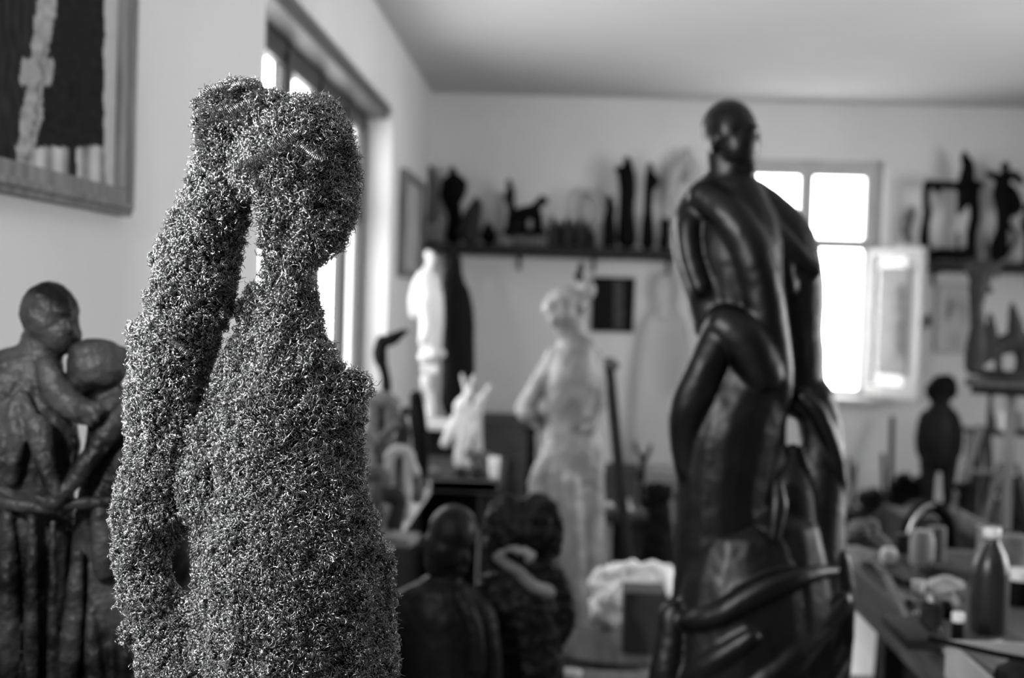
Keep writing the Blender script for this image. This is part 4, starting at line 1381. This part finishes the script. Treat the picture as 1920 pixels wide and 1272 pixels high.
# rolls and rings
for i, (px, Y, r, lb) in enumerate(((1826, 2.82, .011, 'white roll of tape under the big dark bottle'), (1872, 2.84, .016, 'pale ring of cord right below the big dark bottle'))):
    c = on_bench(px, Y) + [0, 0, .012]
    ring = [c + [r * math.cos(a), .6 * r * math.sin(a), 0.004 * math.sin(2 * a)] for a in np.linspace(0, 2 * math.pi, 24, endpoint=False)]
    put('tape_roll' if i == 0 else 'cord_ring', sit(sweep(ring, .007, 8, True), zw), 'cream' if i == 0 else 'rag', None, lb, 'tape' if i == 0 else 'cord')
# pale crumpled rags / papers
fig('rag', 'pale crumpled rag between tin can and big bottle', [tb((1748, 1062, 10), (1775, 1058, 14), (1800, 1064, 11)), tb((1760, 1072, 8), (1784, 1085, 9), (1796, 1098, 6)), el(1772, 1070, 18, 10, 22)], 'rag', zw, 3.25, 1.6, 2, 3.0, cat='rag')
fig('rag', 'grey crumpled rag at the far end of the bench', [el(1612, 1010, 22, 20, 30), tb((1600, 1020, 14), (1640, 1030, 18), (1666, 1046, 12)), el(1632, 1004, 16, 16, 20)], 'midgrey', zw, 3.9, 1.6, 3, 3.0, cat='rag')
# tools lying on the near edge
for i, (a, b, r, m_, lb) in enumerate((
        ((1660, 3.55), (1716, 2.95), .012, 'woodl', 'pale wooden modelling stick along the front edge of the bench'),
        ((1690, 3.4), (1722, 3.12), .008, 'black', 'black chisel lying beside the pale modelling stick'),
        ((1696, 3.85), (1740, 3.45), .009, 'woodm', 'grey wooden tool handle lying past the black chisel'),
        ((1742, 3.35), (1768, 2.95), .008, 'metal', 'shiny steel rasp lying on the bench before the jars'),
        ((1640, 3.75), (1664, 3.5), .013, 'woodl', 'short pale stick at the far bench edge'))):
    p, q = on_bench(*a), on_bench(*b)
    p[2] = q[2] = zw + r * .8
    put('tool', sweep([p, p + (q - p) * .05, p + (q - p) * .55, p + (q - p) * .62, q], [r * .7, r, r, r * .5, r * .35], 10), m_, None, lb, 'tool')
tr = on_bench(1712, 2.98)
put('wooden_block', box((tr[0] - .02, 2.92, zw + .012), (.07, .22, .024), bev=.003), 'woodd', None, 'dark flat wooden block by the tin can on the bench edge', 'block')
# open cardboard box
b0, b1 = on_bench(1806, 2.62), on_bench(1912, 2.3)
cbx = T('cardboard_box', 'open pale shallow cardboard box with clutter in the near corner of the bench', 'box', ((b0[0] + .18), 2.45, zw))
hX0, hX1, hY0, hY1, bh = float(b0[0]) - .03, float(b0[0]) + .40, 2.24, 2.62, .075
put('side_wall', join(bx(hX0, hX1, hY0, hY0 + .006, zw, zw + bh), bx(hX0, hX0 + .006, hY0 + .006, hY1, zw, zw + bh), bx(hX1 - .006, hX1, hY0 + .006, hY1, zw, zw + bh), bx(hX0 + .006, hX1 - .006, hY1 - .006, hY1, zw, zw + bh)), 'card', cbx, smooth=False)
put('bottom', bx(hX0 + .006, hX1 - .006, hY0 + .006, hY1 - .006, zw, zw + .006), 'boxgrey', cbx, smooth=False)
for i, (fx, fy, m_, lb) in enumerate(((.25, .7, 'darkgrey', 'dark lump inside the open cardboard box'), (.55, .75, 'midgrey', 'grey lump inside the open cardboard box'), (.4, .35, 'grey', 'dull grey fragment in the near half of the cardboard box'))):
    c = (hX0 + (hX1 - hX0) * fx, hY0 + (hY1 - hY0) * fy)
    g = roughen(lathe((c[0], c[1], zw + .007), [(.03, 0), (.046, .015), (.04, .04), (.02, .056)], 20), .008, .03)
    put('clay_lump', sit(g, zw + .007), m_, None, lb, 'clay')
pl = [(hX0 + .06, hY1 - .12, zw + bh + .006), (hX0 + .3, hY0 + .1, zw + bh + .006)]
put('tool', sweep([np.array(pl[0]) + np.array([-.1, .1, 0.0]), pl[0], pl[1], np.array(pl[1]) + np.array([.14, -.12, 0])], .006, 8), 'black', None, 'thin black rod lying across the open cardboard box', 'tool')

# chair with an arched black back behind the bench
YK = 4.45
ch = T('bentwood_chair', 'black arched-back chair with a pale slatted seat behind the bench', 'chair', (*at(1745, 1000, YK)[:2], 0))
zc_ = 0.62


def K(px, py, Y=YK):
    return at(px, py, Y)


put('backrest', sweep(spline([K(1694, 1030), K(1706, 985), K(1724, 958), K(1748, 950), K(1768, 962), K(1782, 985), K(1786, 1030)], 6), .014, 10, flat=1.6), 'black', ch)
put('back_rim', sweep(spline([K(1702, 1010, 4.42), K(1712, 980, 4.42), K(1732, 954, 4.42), K(1752, 946, 4.42)], 6), .007, 8), 'metal', ch)
sx0 = K(1740, 1000)[0]
for i in range(5):
    a = K(1758 + 8 * i, 972 - 4 * i, YK + .05)
    b = K(1826 + 8 * i, 1006 - 4 * i, YK + .05 + .02 * i)
    put('slat', beam(a, b, .024, .012), 'woodl', ch, smooth=False)
put('seat', box((sx0 + .06, YK + .02, zc_), (.4, .36, .03), bev=.01), 'woodm', ch, smooth=False)
for dx in (-.12, .22):
    for dy in (-.14, .16):
        put('leg', beam((sx0 + dx, YK + dy, 0), (sx0 + dx * .9 + .01, YK + dy * .9, zc_ - .015), .03, .03), 'black', ch, smooth=False)
for px in (1690, 1788):
    q = K(px, 1030)
    put('back_post', beam((q[0], YK, zc_ + .015), (q[0], YK, q[2]), .024, .024), 'black', ch, smooth=False)
q = K(1785, 1010, 4.9)
put('crate', box((q[0], 5.15, .4), (.3, .28, .8), bev=.006), 'darkgrey', None, 'dark crate behind the slatted chair', 'crate', smooth=False)

# under the bench
for i, (px, Y, h, r, m_, lb) in enumerate(((1706, 3.42, .3, .035, 'paleplaster', 'pale tall jar under the bench nearest its leg'), (1768, 3.38, .24, .04, 'midgrey', 'grey jar under the bench beside the pale tall one'),
                                           (1795, 3.2, .2, .05, 'darkgrey', 'dark pot under the bench'), (1770, 3.05, .3, .03, 'cream', 'white bottle-shaped vessel low under the bench'))):
    x = at(px, 1230, Y)[0]
    put('jar', lathe((x, Y, .196), [(r, 0), (r * 1.05, .01), (r * 1.05, h * .7), (r * .5, h * .85), (r * .5, h)], 20), m_, None, lb, 'jar')
x = float(at(1730, 1200, 3.22)[0])
for i in range(5):
    put('stick', beam((x - .04 + .03 * i, 3.2 + .01 * i, .197), (x - .06 + .035 * i, 3.24, .62 - .05 * (i % 3)), .012, .012), 'woodl', None,
        ['first', 'second', 'third', 'fourth', 'fifth'][i] + ' pale upright stick from the bench leg, standing under the bench', 'stick', 'sticks under the bench', smooth=False)
fb = at(1612, 1262, 5.2)
put('box', box((fb[0] + .0, 5.05, .06), (.17, .3, .12), bev=.004), 'boxgrey', None, 'grey box on the bright floor between bronze and bench', 'box', smooth=False)

# ================================================================== MODELLING STAND WITH HORNED ANIMAL, right edge
YT = 7.0
zq = float(at(1870, 712, YT)[2])
qs = at(1885, 715, YT)
ts = T('modelling_stand', 'pale three-legged modelling stand carrying the horned animal sculpture', 'stand', (qs[0], qs[1], 0))
put('top_board', box((qs[0] + .06, qs[1] + .02, zq - .02), (.5, .34, .04), rz=-.35, bev=.004), 'woodm', ts, smooth=False)
put('board_edge', box((qs[0] + .06, qs[1] + .02, zq - .06), (.44, .28, .04), rz=-.35, bev=.004), 'darkclay', ts, smooth=False)
cq = at(1889, 900, YT)
put('post', beam((cq[0], qs[1], .3), (cq[0], qs[1], zq - .08), .045, .045), 'woodl', ts, smooth=False)
for dx, dy in ((-.28, -.1), (.26, -.12), (.02, .28)):
    put('leg', beam((cq[0] + dx, qs[1] + dy, 0), (cq[0] + dx * .15, qs[1] + dy * .15, .8), .028, .024), 'woodm', ts, smooth=False)
ani = [tb((1838, 505, 14), (1834, 540, 18), (1830, 580, 13), (1832, 620, 14), (1830, 660, 20), (1826, 692, 18)), tb((1826, 505, 14), (1850, 510, 16), (1868, 504, 10)), tb((1852, 520, 9), (1851, 540, 5), (1850, 548, 3)),
       tb((1866, 508, 7), (1869, 526, 3)), tb((1845, 540, 8), (1858, 552, 5)), el(1822, 512, 10, 18),
       tb((1822, 690, 12), (1850, 668, 17), (1880, 652, 18), (1908, 648, 20), (1940, 655, 22)), tb((1897, 575, 4), (1901, 600, 11), (1906, 640, 18)), tb((1857, 596, 5), (1858, 620, 10), (1862, 655, 14)),
       tb((1872, 668, 8), (1872, 690, 7), (1874, 706, 8)), tb((1886, 655, 7), (1902, 660, 7), (1910, 680, 6), (1908, 704, 8)), tb((1918, 655, 14), (1920, 705, 12)), tb((1822, 700, 7), (1870, 708, 8), (1935, 708, 8), d=2.5)]
fig('animal_sculpture', 'dark grey horned animal beside a broken tree trunk on the modelling stand', ani, 'darkgrey', zq, YT, 2.0, 2, 1.6, cat='sculpture')
# small shelf things behind the stand
YV = 8.6
zv = float(at(1875, 806, YV)[2])
lx = at(1905, 806, YV)
dk = T('plant_shelf', 'low dark shelf rack against the back wall at the right edge', 'shelf', (lx[0] + .1, YV, 0))
put('board', bx(lx[0] - .3, lx[0] + .7, YV - .14, YV + .14, zv - .03, zv), 'woodd', dk, smooth=False)
for ddx in (-.27, .67):
    put('upright', bx(lx[0] + ddx - .02, lx[0] + ddx + .02, YV - .12, YV + .12, 0, zv - .03), 'woodm', dk, smooth=False)
cx_ = at(1876, 800, YV)
put('cup', lathe((cx_[0], YV - .04, zv), [(.024, 0), (.028, .004), (.032, .12), (.029, .12), (.024, .01)], 20), 'cream', None, 'bright white beaker on the low rack behind the stand', 'cup')
fig('figurine', 'small dark oval head on a stick left of the white beaker', [el(1857, 742, 7, 12), tb((1857, 752, 4), (1856, 780, 6), (1858, 806, 9))], 'darkgrey', zv, YV, 1.6, 2)
fig('figurine', 'small grey figure right of the white beaker', [el(1908, 785, 6, 7), tb((1908, 790, 8), (1908, 806, 10))], 'midgrey', zv, YV, 1.6, 2)

# dark child
YQ = 8.5
zch = float(at(1760, 948, YQ)[2])
chs = T('child_statue', 'dark statue of a standing child with curly hair left of the modelling stand', 'statue', (*at(1760, 948, YQ)[:2], 0))
kid = [el(1764, 732, 22, 26), tb((1763, 748, 18), (1763, 770, 17)), tb((1740, 782, 14), (1762, 774, 18), (1786, 784, 14), d=.8), tb((1762, 780, 30), (1760, 815, 34), (1760, 855, 31)),
       tb((1736, 782, 13), (1728, 815, 12), (1730, 850, 11), (1744, 866, 9)), tb((1788, 784, 12), (1796, 815, 11), (1792, 850, 10), (1780, 866, 9)),
       tb((1744, 855, 20), (1740, 900, 14), (1740, 935, 12), (1736, 948, 12)), tb((1780, 855, 18), (1778, 900, 13), (1778, 935, 11), (1782, 948, 12))]
put('body', cut_low(clay(YQ, kid, 2.2, 3, 1.0, 10), zch), 'darkclay', chs)
put('hair', clay(YQ, [el(1765, 728, 25, 25), el(1782, 730, 13, 20), el(1748, 734, 13, 18), el(1774, 712, 15, 10)], 2.0, 2, 2.0, 7), 'black', chs)
cc = at(1760, 948, YQ)
put('base', bx(cc[0] - .17, cc[0] + .17, YQ - .15, YQ + .15, 0, zch, .005), 'darkclay', chs, smooth=False)

# folding easel frame right of the child
ea, eb = at(1838, 800, 8.0), at(1808, 898, 7.85)
es = T('easel', 'pale folding easel leaning between the child statue and the stand', 'easel', (eb[0], 7.9, 0))
dl = (ea - eb) / (ea - eb)[2]
put('leg', beam(eb - dl * eb[2], ea, .05, .025), 'woodl', es, smooth=False)
put('leg', beam(ea + [.05, .3, -ea[2]], ea + [.01, .03, 0], .05, .025), 'woodd', es, smooth=False)
put('leg', beam(eb - dl * eb[2] + [.36, 0, 0], ea + [.04, 0, 0], .05, .025), 'woodd', es, smooth=False)
put('crossbar', beam(eb + [0, -.02, .05], eb + [.25, -.02, .05], .03, .02), 'woodl', es, smooth=False)

# things leaning under the window
for i, (x1, y1, x2, y2, w, m_, lb) in enumerate(((1673, 782, 1668, 985, .035, 'black', 'upright black iron bar leaning under the window'), (1655, 852, 1660, 985, .03, 'darkclay', 'shorter dark bar left of the black iron bar'),
                                                 (1604, 872, 1592, 985, .03, 'woodm', 'grey stick slanting just right of the bronze'), (1592, 860, 1604, 990, .02, 'woodd', 'thin dark stick crossing the grey slanting one'))):
    Y = 9.3 - .06 * i
    a, b = at(x1, y1, Y + .3), at(x2, y2, Y)
    b = b + (b - a) * ((0 - b[2]) / (b - a)[2])
    put('iron_bar' if i < 2 else 'stick', beam(b + [0, 0, .006], a, w, w), m_, None, lb, 'bar' if i < 2 else 'stick', smooth=False)


# low clutter on the floor along the back wall
def heap(name, label, cat, px, top, half, Y, m, pieces=5, seed=1, rough=5):
    r = random.Random(seed)
    bot = proj((at(px, top, Y)[0], Y, 0))[1]
    pcs = [tb((px, top + half * .4, half * .45), (px, (top + bot) / 2, half * .85), (px, bot, half))]
    for _ in range(pieces):
        a = r.uniform(-.7, .7) * half
        pcs.append(el(px + a, top + r.uniform(.3, 1) * half, half * r.uniform(.25, .5), half * r.uniform(.25, .5), half * .4, r.uniform(-.4, .4) * half, r.uniform(-1, 1)))
    g = clay(Y, pcs, 2.4, 2, rough, 12)
    g[0][:, 2] = np.maximum(g[0][:, 2], 0.0)
    return put(name, sit(g, 0), m, None, label, cat)


H_ = [('sack', 'dark slumped sack on the floor below the window', 1640, 915, 34, 9.0, 'darkclay', 'sack'), ('bucket_heap', 'black heap of scrap between iron bar and child statue', 1694, 888, 30, 8.8, 'black', 'scrap'),
      ('sack', 'black sack leaning behind the child statue', 1725, 892, 26, 9.2, 'black', 'sack'), ('log', 'black rough log on the floor right of the child statue', 1842, 884, 34, 8.9, 'black', 'log'),
      ('scrap_heap', 'dark grey heap of clay scraps in front of the iron bar', 1664, 946, 30, 7.6, 'darkgrey', 'scrap'), ('scrap_heap', 'dark heap of plaster scraps before the child statue', 1718, 942, 30, 7.3, 'darkclay', 'scrap'),
      ('log', 'black stump in front of the easel', 1806, 905, 20, 7.3, 'black', 'log'), ('sack', 'dark sack beside the shelf rack at the right edge', 1912, 890, 26, 7.9, 'darkclay', 'sack'),
      ('scrap_heap', 'low dark heap of scraps just right of the bronze', 1606, 955, 22, 8.0, 'darkclay', 'scrap')]
for i, (nm, lb, px, top, half, Y, m_, cat) in enumerate(H_):
    heap(nm, lb, cat, px, top, half, Y, m_, 6, 20 + i)
for i, (px, py, r, Y, m_, lb) in enumerate(((1700, 962, 10, 6.95, 'grey', 'grey lump of clay on the floor before the scrap heaps'), (1752, 985, 12, 6.8, 'midgrey', 'pale grey stone behind the arched chair'))):
    bot = proj((at(px, py, Y)[0], Y, 0))[1]
    put('plaster_fragment', sit(clay(Y, [tb((px, py, r * .6), (px, (py + bot) / 2, r), (px, bot, r * 1.1)), el(px + 4, py + 4, r * .8, r * .6)], 2, 2, 2, 8), 0), m_, None, lb, 'plaster')

# ================================================================== MIDDLE: crate, trunk, bag, box
YE = 7.2
ce = at(1165, 960, YE)
ze = float(at(1165, 955, YE)[2])
cr = T('scrap_bench', 'low dark bench of plaster fragments between the girl and the bronze', 'bench', (ce[0], YE, 0))
put('top', bx(ce[0] - .24, ce[0] + .26, YE - .25, YE + .3, ze - .03, ze), 'woodd', cr, smooth=False)
put('drum', lathe((ce[0] + .06, YE - .02, 0), [(.11, 0), (.11, ze - .031), (.1, ze - .03)], 24), 'darkgrey', cr)
put('side_panel', bx(ce[0] - .22, ce[0] - .2, YE - .2, YE + .25, 0, ze - .03), 'black', cr, smooth=False)
put('side_panel', bx(ce[0] + .22, ce[0] + .24, YE - .2, YE + .25, 0, ze - .03), 'black', cr, smooth=False)
for i, (px, py, r, m_, yy, lb) in enumerate(((1170, 930, 12, 'paleplaster', .1, 'pale oblong plaster fragment on the low bench'), (1142, 940, 9, 'plaster', -.02, 'white round plaster fragment near the girl on the low bench'),
                                             (1180, 962, 9, 'plaster', -.18, 'white round plaster fragment on the front of the low bench'), (1211, 952, 10, 'grey', -.1, 'grey plaster fragment on the trunk side of the low bench'),
                                             (1150, 962, 11, 'grey', -.2, 'grey broken fragment at the girl side front of the low bench'), (1128, 930, 10, 'darkgrey', .15, 'dark fragment touching the pole on the low bench'),
                                             (1200, 978, 9, 'grey', -.22, 'small grey fragment at the front right of the low bench'))):
    fig('plaster_fragment', lb, [el(px, py, r, r * .7, r * .8, 0, i * .7), el(px + r * .5, py + r * .3, r * .6, r * .5)], m_, ze, YE + yy, 1.6, 2, 1.6, cat='plaster')
heap('tree_stump', 'big black tree stump beside the bronze at left', 'stump', 1236, 905, 36, 6.4, 'black', 5, 77, 3)
bt = heap('tree_stump', 'narrow black stump with forked top behind the fragments', 'stump', 1206, 885, 14, 7.8, 'black', 3, 78, 2)
fk = [tb((1206, 890, 7), (1206, 866, 6), (1196, 848, 4), (1190, 834, 4)), tb((1206, 866, 5), (1216, 850, 4), (1220, 836, 4)), tb((1190, 834, 3.5), (1193, 828, 2))]
gk = clay(7.8, fk, 1.4, 2)
put('fork', gk, 'black', bt)
q = at(1213, 876, 7.3)
hp = heap('plaster_fragment', 'pale round head-like lump on a grey block behind the trunk', 'plaster', 1214, 868, 10, 7.65, 'midgrey', 2, 79, 1)
q = at(1240, 880, 8.3)
put('crate', bx(q[0] - .13, q[0] + .2, 8.2, 8.6, 0, float(q[2]), .005), 'midgrey', None, 'grey crate against the back wall behind the black stump', 'crate', smooth=False)
q = at(1150, 868, 9.5)
put('crate', bx(q[0] - .42, q[0] + .3, 9.2, 9.5, 0, float(q[2]), .005), 'boxgrey', None, 'wide dark grey crate at the back wall behind the pole', 'crate', smooth=False)
q = at(960, 790, 9.2)
put('cabinet', join(bx(q[0] - .4, q[0] + .12, 8.9, 9.6, 0, float(q[2]), .005), bx(q[0] - .42, q[0] + .14, 8.88, 9.62, float(q[2]), float(q[2]) + .02, .004)), 'boxgrey', None, 'dim grey cabinet left of the girl by the back wall', 'cabinet', smooth=False)
for i, (px, top, half, Y, m_, lb) in enumerate(((962, 850, 22, 7.2, 'darkgrey', 'dark grey rough sculpture between crosswise table and girl'), (996, 800, 15, 6.6, 'black', 'black upright figure behind the elbow of the girl'))):
    heap('rough_sculpture', lb, 'sculpture', px, top, half, Y, m_, 3, 90 + i, 2)

# turntable, grey box and plastic bag beside the bronze
YU = 4.3
zu = float(at(1140, 1225, YU)[2])
ut = T('turntable', 'round pale sculptor turntable on the low stand below the plastic bag', 'turntable', (*at(1150, 1225, YU)[:2], 0))
uc = at(1150, 1225, YU + .12)
put('disc', lathe((uc[0], YU + .12, zu - .03), [(.22, 0), (.23, .004), (.23, .026), (.22, .03)], 40), 'woodm', ut)
put('pedestal_column', lathe((uc[0], YU + .12, 0), [(.16, 0), (.14, .02), (.08, .06), (.08, zu - .04), (.15, zu - .03)], 28), 'woodd', ut)
bxp = at(1208, 1215, YU)
zbx = float(at(1208, 1112, YU)[2])
put('box', bx(float(at(1168, 1200, YU)[0]), float(at(1248, 1200, YU)[0]), YU + .0, YU + .16, zu, zbx, .004), 'boxgrey', None, 'small grey cardboard box on the turntable', 'box', smooth=False)
bag = [el(1150, 1105, 40, 42, 40), tb((1130, 1080, 26), (1180, 1066, 26), (1236, 1062, 18)), el(1200, 1082, 50, 30, 34), el(1244, 1082, 18, 34, 22), tb((1244, 1056, 9), (1256, 1060, 10), (1258, 1100, 9)), el(1140, 1130, 34, 34, 36)]
gg = clay(YU + .34, bag, 2.4, 2, 6.0, 22)
put('plastic_bag', sit(gg, zu), 'bag', None, 'crumpled white plastic bag on the turntable behind the grey box', 'bag')
q = at(1062, 1262, 3.9)
zdsh = float(q[2])
put('dish', lathe((q[0] + .01, 3.9, zdsh - .03), [(.014, 0), (.034, .02), (.039, .035), (.036, .035), (.028, .015)], 28), 'cream', None, 'white dish at the bottom edge right of the dark busts', 'dish')
dst = T('low_stand', 'small pale low stand under the white dish', 'stand', (q[0] + .03, 3.9, 0))
put('top_board', box((q[0] + .1, 3.9, zdsh - .042), (.34, .3, .024), bev=.003), 'woodl', dst, smooth=False)
put('post', box((q[0] + .06, 3.9, (zdsh - .054) / 2), (.1, .1, zdsh - .054), bev=.003), 'woodd', dst, smooth=False)

# more odds and ends on the bench
BC = [('jar', 'small squat white pot near the far left bench edge', 'pot', 1664, 3.78, [(.018, 0), (.024, .004), (.026, .03), (.02, .038), (.02, .044)], 'cream'),
      ('jar', 'small dark pot beside the squat white one on the bench', 'pot', 1690, 3.95, [(.022, 0), (.028, .004), (.028, .05), (.022, .06)], 'darkgrey'),
      ('jar', 'black ink jar between tin can and shiny rasp', 'jar', 1776, 3.12, [(.014, 0), (.017, .003), (.017, .03), (.012, .036), (.012, .042)], 'black'),
      ('jar', 'pale narrow vial behind the big dark bottle', 'jar', 1838, 3.5, [(.014, 0), (.016, .003), (.016, .08), (.009, .09), (.009, .1)], 'paleplaster'),
      ('jar', 'grey wide jar behind the white squat jar at the right edge', 'jar', 1896, 3.7, [(.04, 0), (.045, .005), (.045, .1), (.04, .11)], 'midgrey'),
      ('tin_can', 'steel can at the far end of the bench behind the bottle', 'can', 1850, 3.9, [(.034, 0), (.034, .1), (.032, .1), (.032, .006)], 'metal'),
      ('jar', 'black round pot at the far right end of the bench', 'pot', 1890, 3.96, [(.03, 0), (.042, .02), (.042, .06), (.03, .075)], 'black')]
for nm, lb, cat, px, Y, pf, m_ in BC:
    jar(nm, lb, cat, px, Y, pf, m_)
for i, (px, Y, dx, dy, h, rz, m_, lb) in enumerate(((1628, 3.66, .05, .14, .012, .2, 'woodd', 'dark thin board lying at the far left bench edge'), (1705, 3.52, .08, .12, .02, .2, 'darkgrey', 'dark sanding block in front of the pale glassy jar'),
                                                    (1790, 3.62, .14, .1, .03, -.3, 'boxgrey', 'flat grey box behind the crumpled rag on the bench'), (1668, 3.3, .045, .1, .014, .1, 'midgrey', 'small pale wedge by the pale modelling stick'))):
    c = on_bench(px, Y)
    put('board' if i == 0 else ('box' if i == 2 else 'block'), box((c[0] + (.03 if i in (0, 3) else 0), c[1], zw + h / 2), (dx, dy, h), rz=rz, bev=.003), m_, None, lb, 'board' if i == 0 else ('box' if i == 2 else 'block'), smooth=False)
for i, (px, Y, r, m_, lb) in enumerate(((1735, 3.18, 9, 'rag', 'pale crumb of plaster left of the crumpled rag'), (1722, 3.14, 7, 'plaster', 'white crumb of plaster behind the tin can'), (1800, 3.32, 8, 'midgrey', 'grey crumb between rag and big bottle'),
                                        (1780, 2.8, 7, 'rag', 'pale crumb in front of the small black bottle'), (1760, 3.5, 10, 'darkgrey', 'dark lump of clay behind the crumpled rag'))):
    c = proj(on_bench(px, Y))
    fig('plaster_crumb', lb, [el(c[0], c[1] - r * .5, r, r * .6), el(c[0] + r * .5, c[1] - r * .4, r * .6, r * .5)], m_, zw, Y, 1.4, 2, 1.6, cat='plaster')
